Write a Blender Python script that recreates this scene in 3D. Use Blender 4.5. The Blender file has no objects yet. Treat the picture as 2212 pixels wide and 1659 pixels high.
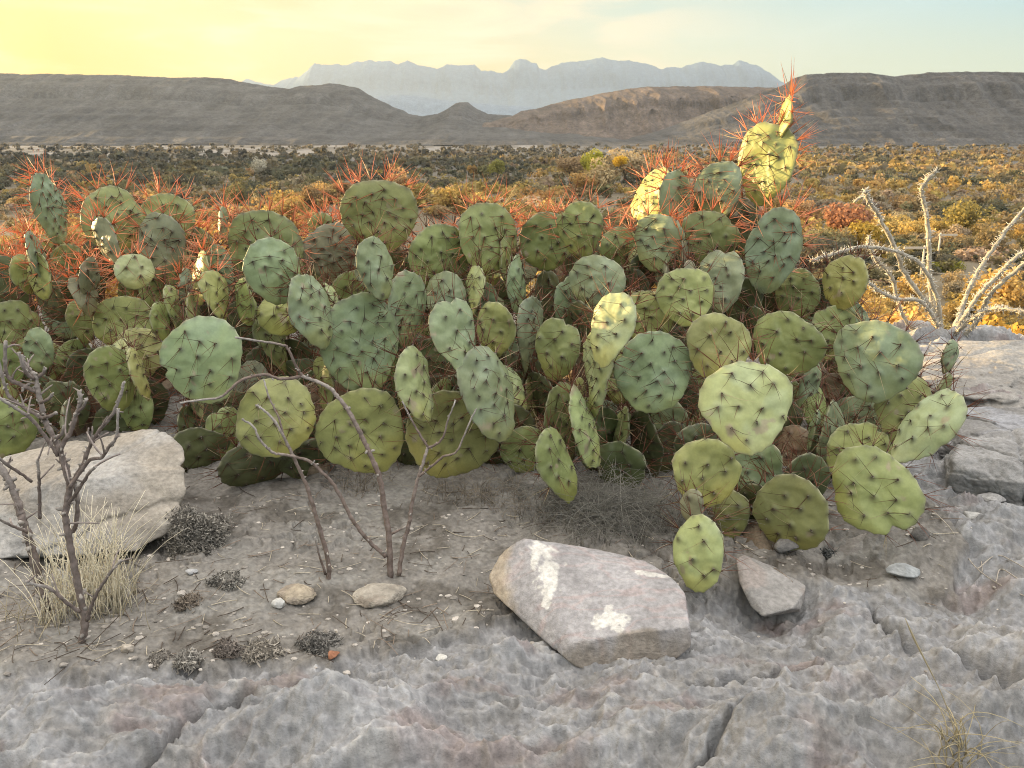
import bpy, bmesh, math, random
import numpy as np
from mathutils import Vector, Matrix

SC = bpy.context.scene
COL = SC.collection
R = math.radians
rng = np.random.default_rng(7)
random.seed(7)

# ------------------------------------------------------------------ camera
CAM_H, F, PITCH = 0.95, 1916.0, R(16)
cam_d = bpy.data.cameras.new("camera")
cam = bpy.data.objects.new("camera", cam_d)
COL.objects.link(cam)
cam.location = (0, 0, CAM_H)
cam.rotation_euler = (R(90) - PITCH, 0, 0)
cam_d.sensor_width = 36
cam_d.lens = 36 * F / 2212
cam_d.clip_start = 0.02
cam_d.clip_end = 60000
cam_d.dof.use_dof = True
cam_d.dof.focus_distance = 2.3
cam_d.dof.aperture_fstop = 14.0
SC.camera = cam

# ------------------------------------------------------------------ sky, sun, exposure
SUN_AZ, SUN_EL = R(-66), R(5.0)
SUNV = Vector((math.sin(SUN_AZ) * math.cos(SUN_EL), math.cos(SUN_AZ) * math.cos(SUN_EL), math.sin(SUN_EL)))
SC.view_settings.view_transform = 'Standard'
SC.view_settings.look = 'None'
SC.view_settings.exposure = 1.95
SC.view_settings.gamma = 1.0
SKY = 0.32
world = bpy.data.worlds.new("World")
SC.world = world
world.use_nodes = True
nt = world.node_tree
for n in list(nt.nodes):
    nt.nodes.remove(n)


def N(tree, typ, **kw):
    n = tree.nodes.new(typ)
    for k, v in kw.items():
        setattr(n, k, v)
    return n


def M2(tree, op, a, b=None, clamp=False):
    n = tree.nodes.new('ShaderNodeMath')
    n.operation = op
    n.use_clamp = clamp
    for i, x in enumerate((a, b)):
        if x is None:
            continue
        if isinstance(x, (int, float)):
            n.inputs[i].default_value = x
        else:
            tree.links.new(x, n.inputs[i])
    return n.outputs[0]


def RAMP(tree, fac, stops, interp='LINEAR'):
    n = tree.nodes.new('ShaderNodeValToRGB')
    cr = n.color_ramp
    cr.interpolation = interp
    while len(cr.elements) < len(stops):
        cr.elements.new(0.5)
    for e, (p, c) in zip(cr.elements, stops):
        e.position = p
        e.color = (c[0], c[1], c[2], 1) if not isinstance(c, (int, float)) else (c, c, c, 1)
    tree.links.new(fac, n.inputs[0])
    return n.outputs[0]


def MIX(tree, fac, a, b, blend='MIX'):
    n = tree.nodes.new('ShaderNodeMix')
    n.data_type = 'RGBA'
    n.blend_type = blend
    for sock, x in ((n.inputs[0], fac), (n.inputs[6], a), (n.inputs[7], b)):
        if isinstance(x, (int, float)):
            sock.default_value = x
        elif isinstance(x, tuple):
            sock.default_value = (*x[:3], 1)
        else:
            tree.links.new(x, sock)
    return n.outputs[2]


tc = N(nt, 'ShaderNodeTexCoord')
sep = N(nt, 'ShaderNodeSeparateXYZ')
nt.links.new(tc.outputs['Generated'], sep.inputs[0])
dx, dy, dz = sep.outputs
sunside = M2(nt, 'ADD', M2(nt, 'MULTIPLY', dx, SUNV.x), M2(nt, 'MULTIPLY', dy, SUNV.y))   # -1..1 towards the sun
ss = M2(nt, 'MULTIPLY_ADD', sunside, 0.5)
ss.node.inputs[2].default_value = 0.5
hor = RAMP(nt, ss, [(0.0, (0.24, 0.25, 0.26)), (0.30, (0.30, 0.33, 0.32)), (0.42, (0.53, 0.60, 0.46)), (0.62, (0.62, 0.63, 0.36)),
                    (0.75, (0.74, 0.53, 0.12)), (0.88, (0.87, 0.49, 0.0)), (1.0, (2.8, 1.9, 0.7))])
upc = RAMP(nt, ss, [(0.0, (0.42, 0.45, 0.50)), (0.45, (0.22, 0.51, 0.66)), (0.66, (0.38, 0.57, 0.57)),
                    (0.80, (0.67, 0.58, 0.28)), (0.91, (0.84, 0.60, 0.08)), (1.0, (2.8, 2.0, 0.9))])
el = M2(nt, 'MULTIPLY', dz, 4.2, True)
sk = MIX(nt, RAMP(nt, el, [(0.18, 0.0), (0.75, 1.0)], 'EASE'), hor, upc)
zen = MIX(nt, RAMP(nt, dz, [(0.2, 0.0), (0.8, 1.0)], 'EASE'), sk, (2.35, 2.28, 2.22))
# thin cirrus streaks
mp = N(nt, 'ShaderNodeMapping')
mp.inputs['Scale'].default_value = (2.2, 2.2, 13)
mp.inputs['Rotation'].default_value = (0.0, R(-7), 0.0)
nt.links.new(tc.outputs['Generated'], mp.inputs[0])
nz = N(nt, 'ShaderNodeTexNoise')
nz.inputs['Scale'].default_value = 2.3
nz.inputs['Detail'].default_value = 4
nz.inputs['Roughness'].default_value = 0.5
nz.inputs['Distortion'].default_value = 0.6
nt.links.new(mp.outputs[0], nz.inputs[0])
cl = RAMP(nt, nz.outputs[0], [(0.42, 0.0), (0.66, 1.0)], 'EASE')
cmask = RAMP(nt, ss, [(0.55, 0.0), (0.72, 1.0)], 'EASE')
cf = M2(nt, 'MULTIPLY', M2(nt, 'MULTIPLY', cl, cmask), 1.0)
cloudc = MIX(nt, RAMP(nt, ss, [(0.7, 0.0), (0.95, 1.0)]), (0.94, 0.73, 0.44), (0.98, 0.60, 0.16))
skc = MIX(nt, cf, zen, cloudc)
nish = N(nt, 'ShaderNodeTexSky')
nish.sky_type = 'NISHITA'
nish.sun_disc = False
nish.sun_elevation = SUN_EL
nish.sun_rotation = SUN_AZ
nish.dust_density = 1.5
skn = MIX(nt, 0.005, skc, nish.outputs[0], 'ADD')
bg = N(nt, 'ShaderNodeBackground')
bg.inputs[1].default_value = SKY
nt.links.new(skn, bg.inputs[0])
wo = N(nt, 'ShaderNodeOutputWorld')
nt.links.new(bg.outputs[0], wo.inputs[0])

sun_d = bpy.data.lights.new("sun", 'SUN')
sun_d.energy = 5.0
sun_d.angle = R(0.5)
sun_d.color = (1.0, 0.70, 0.34)
sun = bpy.data.objects.new("sun", sun_d)
COL.objects.link(sun)
sun.rotation_euler = (-SUNV).to_track_quat('-Z', 'Y').to_euler()
sun.location = (-20, 10, 12)

SC.render.engine = 'CYCLES'
cy = SC.cycles
cy.use_denoising = True
try:
    cy.denoiser = 'OPENIMAGEDENOISE'
    cy.denoising_prefilter = 'NONE'
except Exception:
    pass
cy.filter_width = 1.0
cy.max_bounces = 6
cy.diffuse_bounces = 2
cy.transparent_max_bounces = 8
cy.volume_bounces = 0
cy.sample_clamp_indirect = 6

# ------------------------------------------------------------------ projection helpers
CP, SP = math.cos(PITCH), math.sin(PITCH)


def ray(px, py):
    u, v = (px - 1106) / F, (829.5 - py) / F
    return np.array([u, CP + v * SP, -SP + v * CP])


def P(px, py, Y):
    d = ray(px, py)
    t = Y / d[1]
    return np.array([d[0] * t, Y, CAM_H + d[2] * t])


def G(px, py, z=0.0):
    d = ray(px, py)
    t = (z - CAM_H) / d[2]
    return np.array([d[0] * t, d[1] * t, z])


def proj(x, y, z):
    zc = y * CP - (z - CAM_H) * SP
    v = y * SP + (z - CAM_H) * CP
    return 1106 + F * x / zc, 829.5 - F * v / zc, zc


# ------------------------------------------------------------------ noise
def _h(ix, iy, iz, s):
    with np.errstate(over='ignore'):
        h = (ix.astype(np.int64) * 374761393 + iy.astype(np.int64) * 668265263 + iz * 2147483647 + s * 974634777).astype(np.uint32)
        h = (h ^ (h >> np.uint32(13))) * np.uint32(1274126177)
        h = h ^ (h >> np.uint32(16))
        h = h * np.uint32(2246822519)
        h = h ^ (h >> np.uint32(15))
    return h.astype(np.float64) / 4294967295.0


def vn2(x, y, s=0):
    ix, iy = np.floor(x), np.floor(y)
    fx, fy = x - ix, y - iy
    ux, uy = fx * fx * fx * (fx * (fx * 6 - 15) + 10), fy * fy * fy * (fy * (fy * 6 - 15) + 10)
    z = 0
    a, b = _h(ix, iy, z, s), _h(ix + 1, iy, z, s)
    c, d = _h(ix, iy + 1, z, s), _h(ix + 1, iy + 1, z, s)
    return (a + (b - a) * ux) * (1 - uy) + (c + (d - c) * ux) * uy


def fbm(x, y, s=0, o=4, g=0.5, l=2.03):
    t, a, w = 0.0, 1.0, 0.0
    for i in range(o):
        t = t + a * (vn2(x + 17.3 * i, y - 9.1 * i, s + i) - 0.5)
        w += a
        a *= g
        x, y = x * l, y * l
    return t / w * 2


def vn3(x, y, z, s=0):
    iz = np.floor(z)
    f = z - iz
    f = f * f * (3 - 2 * f)
    k = iz.astype(np.int64)
    off = (k * 57) % 9973
    off1 = ((k + 1) * 57) % 9973
    return vn2(x + off * 3.17, y + off * 1.71, s) * (1 - f) + vn2(x + off1 * 3.17, y + off1 * 1.71, s) * f


def fbm3(x, y, z, s=0, o=4, g=0.5):
    t, a, w = 0.0, 1.0, 0.0
    for i in range(o):
        t = t + a * (vn3(x + 3.3 * i, y + 5.1 * i, z + 1.7 * i, s + i) - 0.5)
        w += a
        a *= g
        x, y, z = x * 2.03, y * 2.03, z * 2.03
    return t / w * 2


def worley(x, y, s=0):
    ix, iy = np.floor(x), np.floor(y)
    f1 = np.full(np.shape(x), 9.0)
    for i in (-1, 0, 1):
        for j in (-1, 0, 1):
            cx = ix + i + _h(ix + i, iy + j, 1, s)
            cyy = iy + j + _h(ix + i, iy + j, 2, s)
            f1 = np.minimum(f1, (cx - x) ** 2 + (cyy - y) ** 2)
    return f1      # squared distance


def sstep(a, b, x):
    t = np.clip((x - a) / (b - a), 0, 1)
    return t * t * (3 - 2 * t)


def seg_d(x, y, pts):
    d = np.full(np.shape(x), 1e9)
    for (ax, ay), (bx, by) in zip(pts[:-1], pts[1:]):
        vx, vy = bx - ax, by - ay
        t = np.clip(((x - ax) * vx + (y - ay) * vy) / (vx * vx + vy * vy), 0, 1)
        d = np.minimum(d, np.hypot(x - ax - t * vx, y - ay - t * vy))
    return d


# ------------------------------------------------------------------ mesh helpers
def mk(name, v, faces, mat=None, parent=None, col=None, smooth=True):
    """v (N,3); faces: list of int arrays, each (M,k)"""
    me = bpy.data.meshes.new(name)
    v = np.asarray(v, dtype=np.float32)
    if not isinstance(faces, (list, tuple)):
        faces = [faces]
    faces = [np.asarray(f, dtype=np.int32) for f in faces if len(f)]
    me.vertices.add(len(v))
    me.vertices.foreach_set('co', v.ravel())
    li = np.concatenate([f.ravel() for f in faces])
    tot = np.concatenate([np.full(len(f), f.shape[1], dtype=np.int32) for f in faces])
    st = np.concatenate([[0], np.cumsum(tot)[:-1]]).astype(np.int32)
    me.loops.add(len(li))
    me.loops.foreach_set('vertex_index', li)
    me.polygons.add(len(tot))
    me.polygons.foreach_set('loop_start', st)
    me.polygons.foreach_set('loop_total', tot)
    me.polygons.foreach_set('use_smooth', np.full(len(tot), smooth))
    me.update(calc_edges=True)
    if col is not None:
        a = me.color_attributes.new('Col', 'FLOAT_COLOR', 'POINT')
        c = np.ones((len(v), 4), dtype=np.float32)
        c[:, :3] = col
        a.data.foreach_set('color', c.ravel())
    o = bpy.data.objects.new(name, me)
    COL.objects.link(o)
    if mat:
        me.materials.append(mat)
    if parent:
        o.parent = parent
        o.matrix_parent_inverse = parent.matrix_world.inverted() if False else Matrix.Translation(-Vector(parent.location))
    return o


def tag(o, label=None, cat=None, group=None, kind=None):
    for k, x in (('label', label), ('category', cat), ('group', group), ('kind', kind)):
        if x:
            o[k] = x
    return o


def empty(name, loc):
    o = bpy.data.objects.new(name, None)
    COL.objects.link(o)
    o.location = loc
    o.empty_display_size = 0.1
    return o


class MB:
    def __init__(s):
        s.v, s.q, s.t, s.c, s.n = [], [], [], [], 0

    def add(s, v, q=None, t=None, c=(1, 1, 1)):
        v = np.asarray(v, dtype=float)
        s.v.append(v)
        if q is not None and len(q):
            s.q.append(np.asarray(q) + s.n)
        if t is not None and len(t):
            s.t.append(np.asarray(t) + s.n)
        s.c.append(np.broadcast_to(np.asarray(c, dtype=float), v.shape))
        s.n += len(v)

    def build(s, name, mat, parent=None, smooth=True):
        f = []
        if s.q:
            f.append(np.concatenate(s.q))
        if s.t:
            f.append(np.concatenate(s.t))
        return mk(name, np.concatenate(s.v), f, mat, parent, np.concatenate(s.c), smooth)

    def tube(s, pts, rad, seg=7, c=(1, 1, 1), wob=0.0, seed=0):
        pts = np.asarray(pts, dtype=float)
        n = len(pts)
        rad = np.broadcast_to(np.asarray(rad, dtype=float), (n,))
        tan = np.gradient(pts, axis=0)
        tan /= np.linalg.norm(tan, axis=1)[:, None] + 1e-12
        ref = np.array([0.3, 1.0, 0.2])
        a = np.cross(tan, ref)
        a /= np.linalg.norm(a, axis=1)[:, None] + 1e-12
        b = np.cross(tan, a)
        th = np.arange(seg) / seg * 2 * np.pi
        ring = a[:, None, :] * np.cos(th)[None, :, None] + b[:, None, :] * np.sin(th)[None, :, None]
        rr = rad[:, None] * np.ones((1, seg))
        if wob:
            rr = rr * (1 + wob * (np.random.default_rng(seed).random((n, seg)) - 0.5) * 2)
        v = pts[:, None, :] + ring * rr[:, :, None]
        v = v.reshape(-1, 3)
        i = np.arange(n - 1)[:, None] * seg
        j = np.arange(seg)[None, :]
        k = (j + 1) % seg
        q = np.stack([i + j, i + k, i + seg + k, i + seg + j], -1).reshape(-1, 4)
        v = np.vstack([v, pts[:1], pts[-1:]])
        e0, e1 = n * seg, n * seg + 1
        j1 = np.arange(seg)
        t = np.concatenate([np.stack([np.full(seg, e0), (j1 + 1) % seg, j1], -1),
                            np.stack([np.full(seg, e1), (n - 1) * seg + j1, (n - 1) * seg + (j1 + 1) % seg], -1)])
        cc = np.asarray(c, dtype=float)
        if cc.ndim == 2:
            cc = np.vstack([np.repeat(cc, seg, axis=0), cc[:1], cc[-1:]])
        s.add(v, q, t, cc)

    def spikes(s, base, d, L, r, col, bend=None):
        """many thin curved 3-sided spikes at once"""
        base, d = np.asarray(base, float), np.asarray(d, float)
        n = len(base)
        if n == 0:
            return
        L = np.broadcast_to(np.asarray(L, float), (n,))
        r = np.broadcast_to(np.asarray(r, float), (n,))
        d = d / (np.linalg.norm(d, axis=1)[:, None] + 1e-12)
        ref = np.where(np.abs(d[:, 2:3]) < 0.9, np.array([[0, 0, 1.0]]), np.array([[1.0, 0, 0]]))
        a = np.cross(d, ref)
        a /= np.linalg.norm(a, axis=1)[:, None] + 1e-12
        b = np.cross(d, a)
        if bend is None:
            bend = np.zeros((n, 3))
        mid = base + d * (L * 0.5)[:, None] + bend * L[:, None] * 0.5
        tip = base + d * L[:, None]
        vs = []
        for cen, f in ((base, 1.0), (mid, 0.72)):
            for k in range(3):
                th = k * 2 * np.pi / 3
                vs.append(cen + (a * math.cos(th) + b * math.sin(th)) * (r * f)[:, None])
        vs.append(tip)
        v = np.stack(vs, 1).reshape(-1, 3)
        o = np.arange(n)[:, None, None] * 7
        t = np.array([[0, 1, 4], [0, 4, 3], [1, 2, 5], [1, 5, 4], [2, 0, 3], [2, 3, 5], [3, 4, 6], [4, 5, 6], [5, 3, 6]])
        t = (o + t[None]).reshape(-1, 3)
        col = np.broadcast_to(np.asarray(col, float), (n, 3))
        s.add(v, None, t, np.repeat(col, 7, axis=0))


def smooth_poly(pts, n):
    """Catmull-Rom resample of an (M,k) polyline"""
    pts = np.asarray(pts, float)
    m = len(pts)
    if m < 3:
        t = np.linspace(0, 1, n)[:, None]
        return pts[0] * (1 - t) + pts[-1] * t
    e = np.vstack([2 * pts[0] - pts[1], pts, 2 * pts[-1] - pts[-2]])
    u = np.linspace(0, m - 1 - 1e-6, n)
    i = np.floor(u).astype(int)
    f = (u - i)[:, None]
    p0, p1, p2, p3 = e[i], e[i + 1], e[i + 2], e[i + 3]
    return 0.5 * (2 * p1 + (p2 - p0) * f + (2 * p0 - 5 * p1 + 4 * p2 - p3) * f ** 2 + (3 * p1 - p0 - 3 * p2 + p3) * f ** 3)


# ------------------------------------------------------------------ materials
def mat(name, rough=0.8, spec=0.3, attr=True, base=(0.5, 0.5, 0.5), noise=None, bump=None, trans=None, objcol=False, sss=None):
    """noise: list of (scale, amount, detail); bump: list of (scale, strength, distance); trans: translucent share"""
    m = bpy.data.materials.new(name)
    m.use_nodes = True
    t = m.node_tree
    b = t.nodes['Principled BSDF']
    b.inputs['Roughness'].default_value = rough
    b.inputs['Specular IOR Level'].default_value = spec
    if objcol:
        c = N(t, 'ShaderNodeObjectInfo').outputs['Color']
        if attr:
            at = N(t, 'ShaderNodeAttribute', attribute_name='Col')
            c = MIX(t, 1.0, c, at.outputs['Color'], 'MULTIPLY')
    elif attr:
        c = N(t, 'ShaderNodeAttribute', attribute_name='Col').outputs['Color']
    else:
        rg = N(t, 'ShaderNodeRGB')
        rg.outputs[0].default_value = (*base, 1)
        c = rg.outputs[0]
    geo = N(t, 'ShaderNodeNewGeometry')
    for sc, am, det in (noise or []):
        z = N(t, 'ShaderNodeTexNoise')
        z.inputs['Scale'].default_value = sc
        z.inputs['Detail'].default_value = det
        z.inputs['Roughness'].default_value = 0.6
        t.links.new(geo.outputs['Position'], z.inputs[0])
        g = RAMP(t, z.outputs[0], [(0.36, 1 - am), (0.64, 1 + am)])
        c = MIX(t, 1.0, c, g, 'MULTIPLY')
    t.links.new(c, b.inputs['Base Color'])
    nrm = None
    for sc, st, di in (bump or []):
        z = N(t, 'ShaderNodeTexNoise')
        z.inputs['Scale'].default_value = sc
        z.inputs['Detail'].default_value = 6
        z.inputs['Roughness'].default_value = 0.65
        t.links.new(geo.outputs['Position'], z.inputs[0])
        bp = N(t, 'ShaderNodeBump')
        bp.inputs['Strength'].default_value = st
        bp.inputs['Distance'].default_value = di
        t.links.new(z.outputs[0], bp.inputs['Height'])
        if nrm is not None:
            t.links.new(nrm, bp.inputs['Normal'])
        nrm = bp.outputs[0]
    if nrm is not None:
        t.links.new(nrm, b.inputs['Normal'])
    if sss:
        b.inputs['Subsurface Weight'].default_value = sss
        b.inputs['Subsurface Radius'].default_value = (0.006, 0.008, 0.003)
        b.inputs['Subsurface Scale'].default_value = 1.0
    if trans:
        out = t.nodes['Material Output']
        tr = N(t, 'ShaderNodeBsdfTranslucent')
        t.links.new(c, tr.inputs[0])
        mx = N(t, 'ShaderNodeMixShader')
        mx.inputs[0].default_value = trans
        t.links.new(b.outputs[0], mx.inputs[1])
        t.links.new(tr.outputs[0], mx.inputs[2])
        t.links.new(mx.outputs[0], out.inputs[0])
    return m


M_GROUND = mat('ground_rock_and_soil', 0.92, 0.15, noise=[(11, 0.07, 7), (75, 0.12, 6)], bump=[(60, 0.5, 0.012), (170, 0.35, 0.004)])
M_FAR = mat('hill_rock', 0.95, 0.1, noise=[(0.012, 0.14, 8), (0.08, 0.22, 6), (0.22, 0.22, 3)], bump=[(0.03, 0.9, 14)])
M_ROCK = mat('limestone', 0.9, 0.2, noise=[(14, 0.14, 7), (90, 0.18, 5)], bump=[(40, 0.6, 0.012), (150, 0.4, 0.004)])
M_PAD = mat('cactus_pad', 0.48, 0.35, noise=[(22, 0.07, 5), (160, 0.05, 4)], bump=[(140, 0.12, 0.003)])
M_SPINE = mat('cactus_spine', 0.5, 0.4, trans=0.42)
M_WOOD = mat('shrub_bark', 0.85, 0.2, noise=[(120, 0.22, 5)], bump=[(260, 0.5, 0.003)])
M_GRASS = mat('dry_grass', 0.75, 0.2, trans=0.25)
M_LEAF = mat('bush_foliage', 0.9, 0.05, objcol=True, trans=0.38)
M_SCRUB = mat('scrub_foliage', 0.9, 0.05, trans=0.38)
M_TRUNK = mat('tree_bark', 0.9, 0.1, attr=False, base=(0.12, 0.10, 0.08))
M_METAL = mat('weathered_pole', 0.7, 0.3, attr=False, base=(0.55, 0.48, 0.38))

# ------------------------------------------------------------------ ground
SOIL_B = np.array([G(px, py)[:2] for px, py in [(-700, 1500), (-200, 1490), (0, 1475), (200, 1455), (350, 1440), (560, 1428), (700, 1420),
                   (800, 1400), (900, 1372), (1000, 1345), (1100, 1325), (1180, 1300), (1330, 1310), (1450, 1300), (1560, 1290), (1640, 1275),
                   (1720, 1272), (1850, 1262), (1990, 1285), (2080, 1275), (2095, 1215)]] + [np.array(q) for q in ((1.055, 2.25), (1.12, 3.2), (1.3, 6.0))])
SOIL_B = SOIL_B[np.argsort(SOIL_B[:, 0])]
CRACKS = [[G(*p)[:2] for p in l] for l in ([(250, 1700), (330, 1640), (400, 1580), (480, 1530), (540, 1500)],
                                          [(1885, 1295), (1915, 1345), (1990, 1400), (2100, 1455), (2260, 1530)],
                                          [(1500, 1480), (1700, 1455), (1800, 1440)],
                                          [(1480, 1700), (1600, 1600), (1700, 1560)])]
BUMPS = [((280, 1560), 0.15, 0.045), ((40, 1600), 0.10, 0.03), ((1700, 1655), 0.13, 0.115), ((2090, 1645), 0.13, 0.105), ((1330, 1560), 0.12, 0.03),
         ((1000, 1450), 0.16, 0.02), ((1500, 1500), 0.2, 0.03), ((900, 1600), 0.2, 0.02), ((2100, 1120), 0.5, 0.035), ((620, 1560), 0.14, 0.02)]


FLAT = [((1660, 1320), 0.11), ((1830, 1215), 0.10), ((2050, 1265), 0.10), ((200, 1200), 0.25)]


def soil_mask(x, y):
    yb = np.interp(x, SOIL_B[:, 0], SOIL_B[:, 1])
    d = y - yb + 0.05 * fbm(x * 9, y * 9, 31, 3) + 0.03 * fbm(x * 30, y * 30, 37, 3)
    return sstep(-0.02, 0.03, d)


def crest_h(Y):
    """crest height of the unseen bank on the left, shaped to shade the foreground"""
    return np.interp(Y, [-30, 2, 7.1, 7.6, 8.6, 9.6, 11, 14], [2.3, 1.74, 1.64, 1.17, 1.06, 0.95, 0.4, -4])


def ground_z(x, y, detail=True):
    x, y = np.asarray(x, float), np.asarray(y, float)
    r = np.hypot(x, y)
    near = 1 - sstep(4.5, 9, r)
    z = 0.03 * fbm(x * 1.3, y * 1.3, 3, 3)
    for (p, s, h) in BUMPS:
        c = G(*p)
        d2 = ((x - c[0]) ** 2 * 0.7 + (y - c[1]) ** 2 * 1.4) / (s * s)
        z = z + h * np.exp(-d2 * d2 - 0.4 * d2)
    sm = soil_mask(x, y)
    if detail:
        wx = x + 0.035 * fbm(x * 7, y * 7, 11, 3)
        wy = y + 0.035 * fbm(x * 7, y * 7, 12, 3)
        ca, sa = math.cos(0.16), math.sin(0.16)
        ax, ay = wx * ca + wy * sa, -wx * sa + wy * ca
        eb = np.interp(x, SOIL_B[:, 0], SOIL_B[:, 1]) - y
        eb = 0.30 + 0.70 * sstep(0.0, 0.30, np.where(x > 1.0, 0.12 + 0.3 * (x - 1.0), eb))
        am = 0.55 + 0.9 * np.clip(fbm(x * 3.1, y * 3.1, 21, 2) + 0.35, 0, 1)
        s1 = worley(ax / 0.27, ay / 0.105, 41)
        s2 = worley(ax / 0.075 + 3, ay / 0.038 + 9, 42)
        s3 = worley(wx / 0.028, wy / 0.017, 43)
        sl = G(1300, 1330)
        for fp, fr in FLAT:
            fc = G(*fp)
            fw = np.exp(-(((x - fc[0]) / fr) ** 2 + ((y - fc[1]) / fr) ** 2) ** 2)
            am = am * (1 - 0.8 * fw)
            z = z - 0.035 * fw
        am = am * (1 - 0.65 * np.exp(-(((x - sl[0]) / 0.26) ** 2 + ((y - sl[1]) / 0.2) ** 2) ** 2))
        rock = 0.128 * np.minimum(s1, 0.6) * am * eb + 0.036 * np.minimum(s2, 0.9) * (0.4 + 0.6 * am) * (0.5 + 0.5 * eb) + 0.018 * np.minimum(s3, 0.9)
        rock = rock + 0.008 * fbm(x * 14, y * 14, 51, 5) + 0.0055 * fbm(x * 60, y * 75, 52, 5, 0.62) - 0.010 * np.abs(fbm(x * 22, y * 36, 53, 4)) - 0.032
        tq = rock / 0.020 + 1.2 * fbm(x * 4, y * 6, 57, 3)
        tf = tq - np.floor(tq)
        rock = rock + 0.22 * 0.020 * (sstep(0.55, 0.95, tf) - tf)
        s4 = worley(x / 0.045, y / 0.038, 44)
        rock = rock - 0.006 * np.exp(-s4 / 0.035) * sstep(-0.1, 0.25, fbm(x * 5, y * 5, 58, 2))
        for cpts in CRACKS:
            d = seg_d(x + 0.015 * fbm(x * 25, y * 25, 66, 2), y + 0.015 * fbm(x * 25, y * 25, 67, 2), cpts)
            rock = rock - 0.05 * np.exp(-(d / 0.008) ** 2)
        flake = np.abs(fbm(x * 16, y * 16, 61, 4))
        soil = 0.020 * fbm(x * 5, y * 5, 62, 4) + 0.012 * sstep(0.10, 0.16, flake) * sstep(-0.1, 0.3, fbm(x * 4, y * 4, 63, 2)) + 0.005 * fbm(x * 60, y * 60, 64, 4)
        z = z + (rock * (1 - sm) + soil * sm) * near
    else:
        z = z + 0.012 * (1 - sm)
    # brow of the knoll, then the drop to the valley
    ye = 4.9 - 0.75 * sstep(0.7, 1.6, x)
    d = np.maximum(y - ye, 0)
    d = np.sqrt(d * d + 0.09) - 0.3
    z = z - 31.0 * (1 - np.exp(-d / 26.0))
    # unseen bank to the left, its crest shaped to shade the foreground
    crest = crest_h(y + 0.45 * 0) + 0.10 * fbm(y * 1.3, x * 0.3, 71, 3) + 0.06 * fbm(y * 5, x * 1.0, 72, 2)
    bank = np.exp(-((x + 11.5) / 1.7) ** 2)
    z = np.where((x < -6) & (x > -19) & (y > -40) & (y < 15), np.maximum(z, z * (1 - bank) + crest * bank), z)
    # valley relief
    vy = sstep(90, 200, y)
    z = z + vy * (2.2 * fbm(x / 90, y / 90, 81, 3))
    z = z + 12.5 * np.exp(-((x + 38) / 50) ** 2 - ((y - 265) / 48) ** 2)
    z = z + vy * 10 * np.exp(-((x - 95) / 60) ** 2 - ((y - 175) / 60) ** 2) * 0.5
    z = z + 125 * np.exp(-((x + 1080) / 150) ** 2) * sstep(700, 900, y) * (1 - sstep(1300, 1480, y)) * (1 + 0.25 * fbm(y / 120, x / 120, 83, 3))  # unseen ridge off to the left, added to shade the mid valley
    return z




def sand_mask(x, y):
    band = sstep(1000, 1250, y) * (1 - sstep(1950, 2300, y))
    return band * sstep(0.10, 0.2, fbm(x / 45, y / 240, 99, 4)) * (1 - sstep(60, 220, x))


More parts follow.
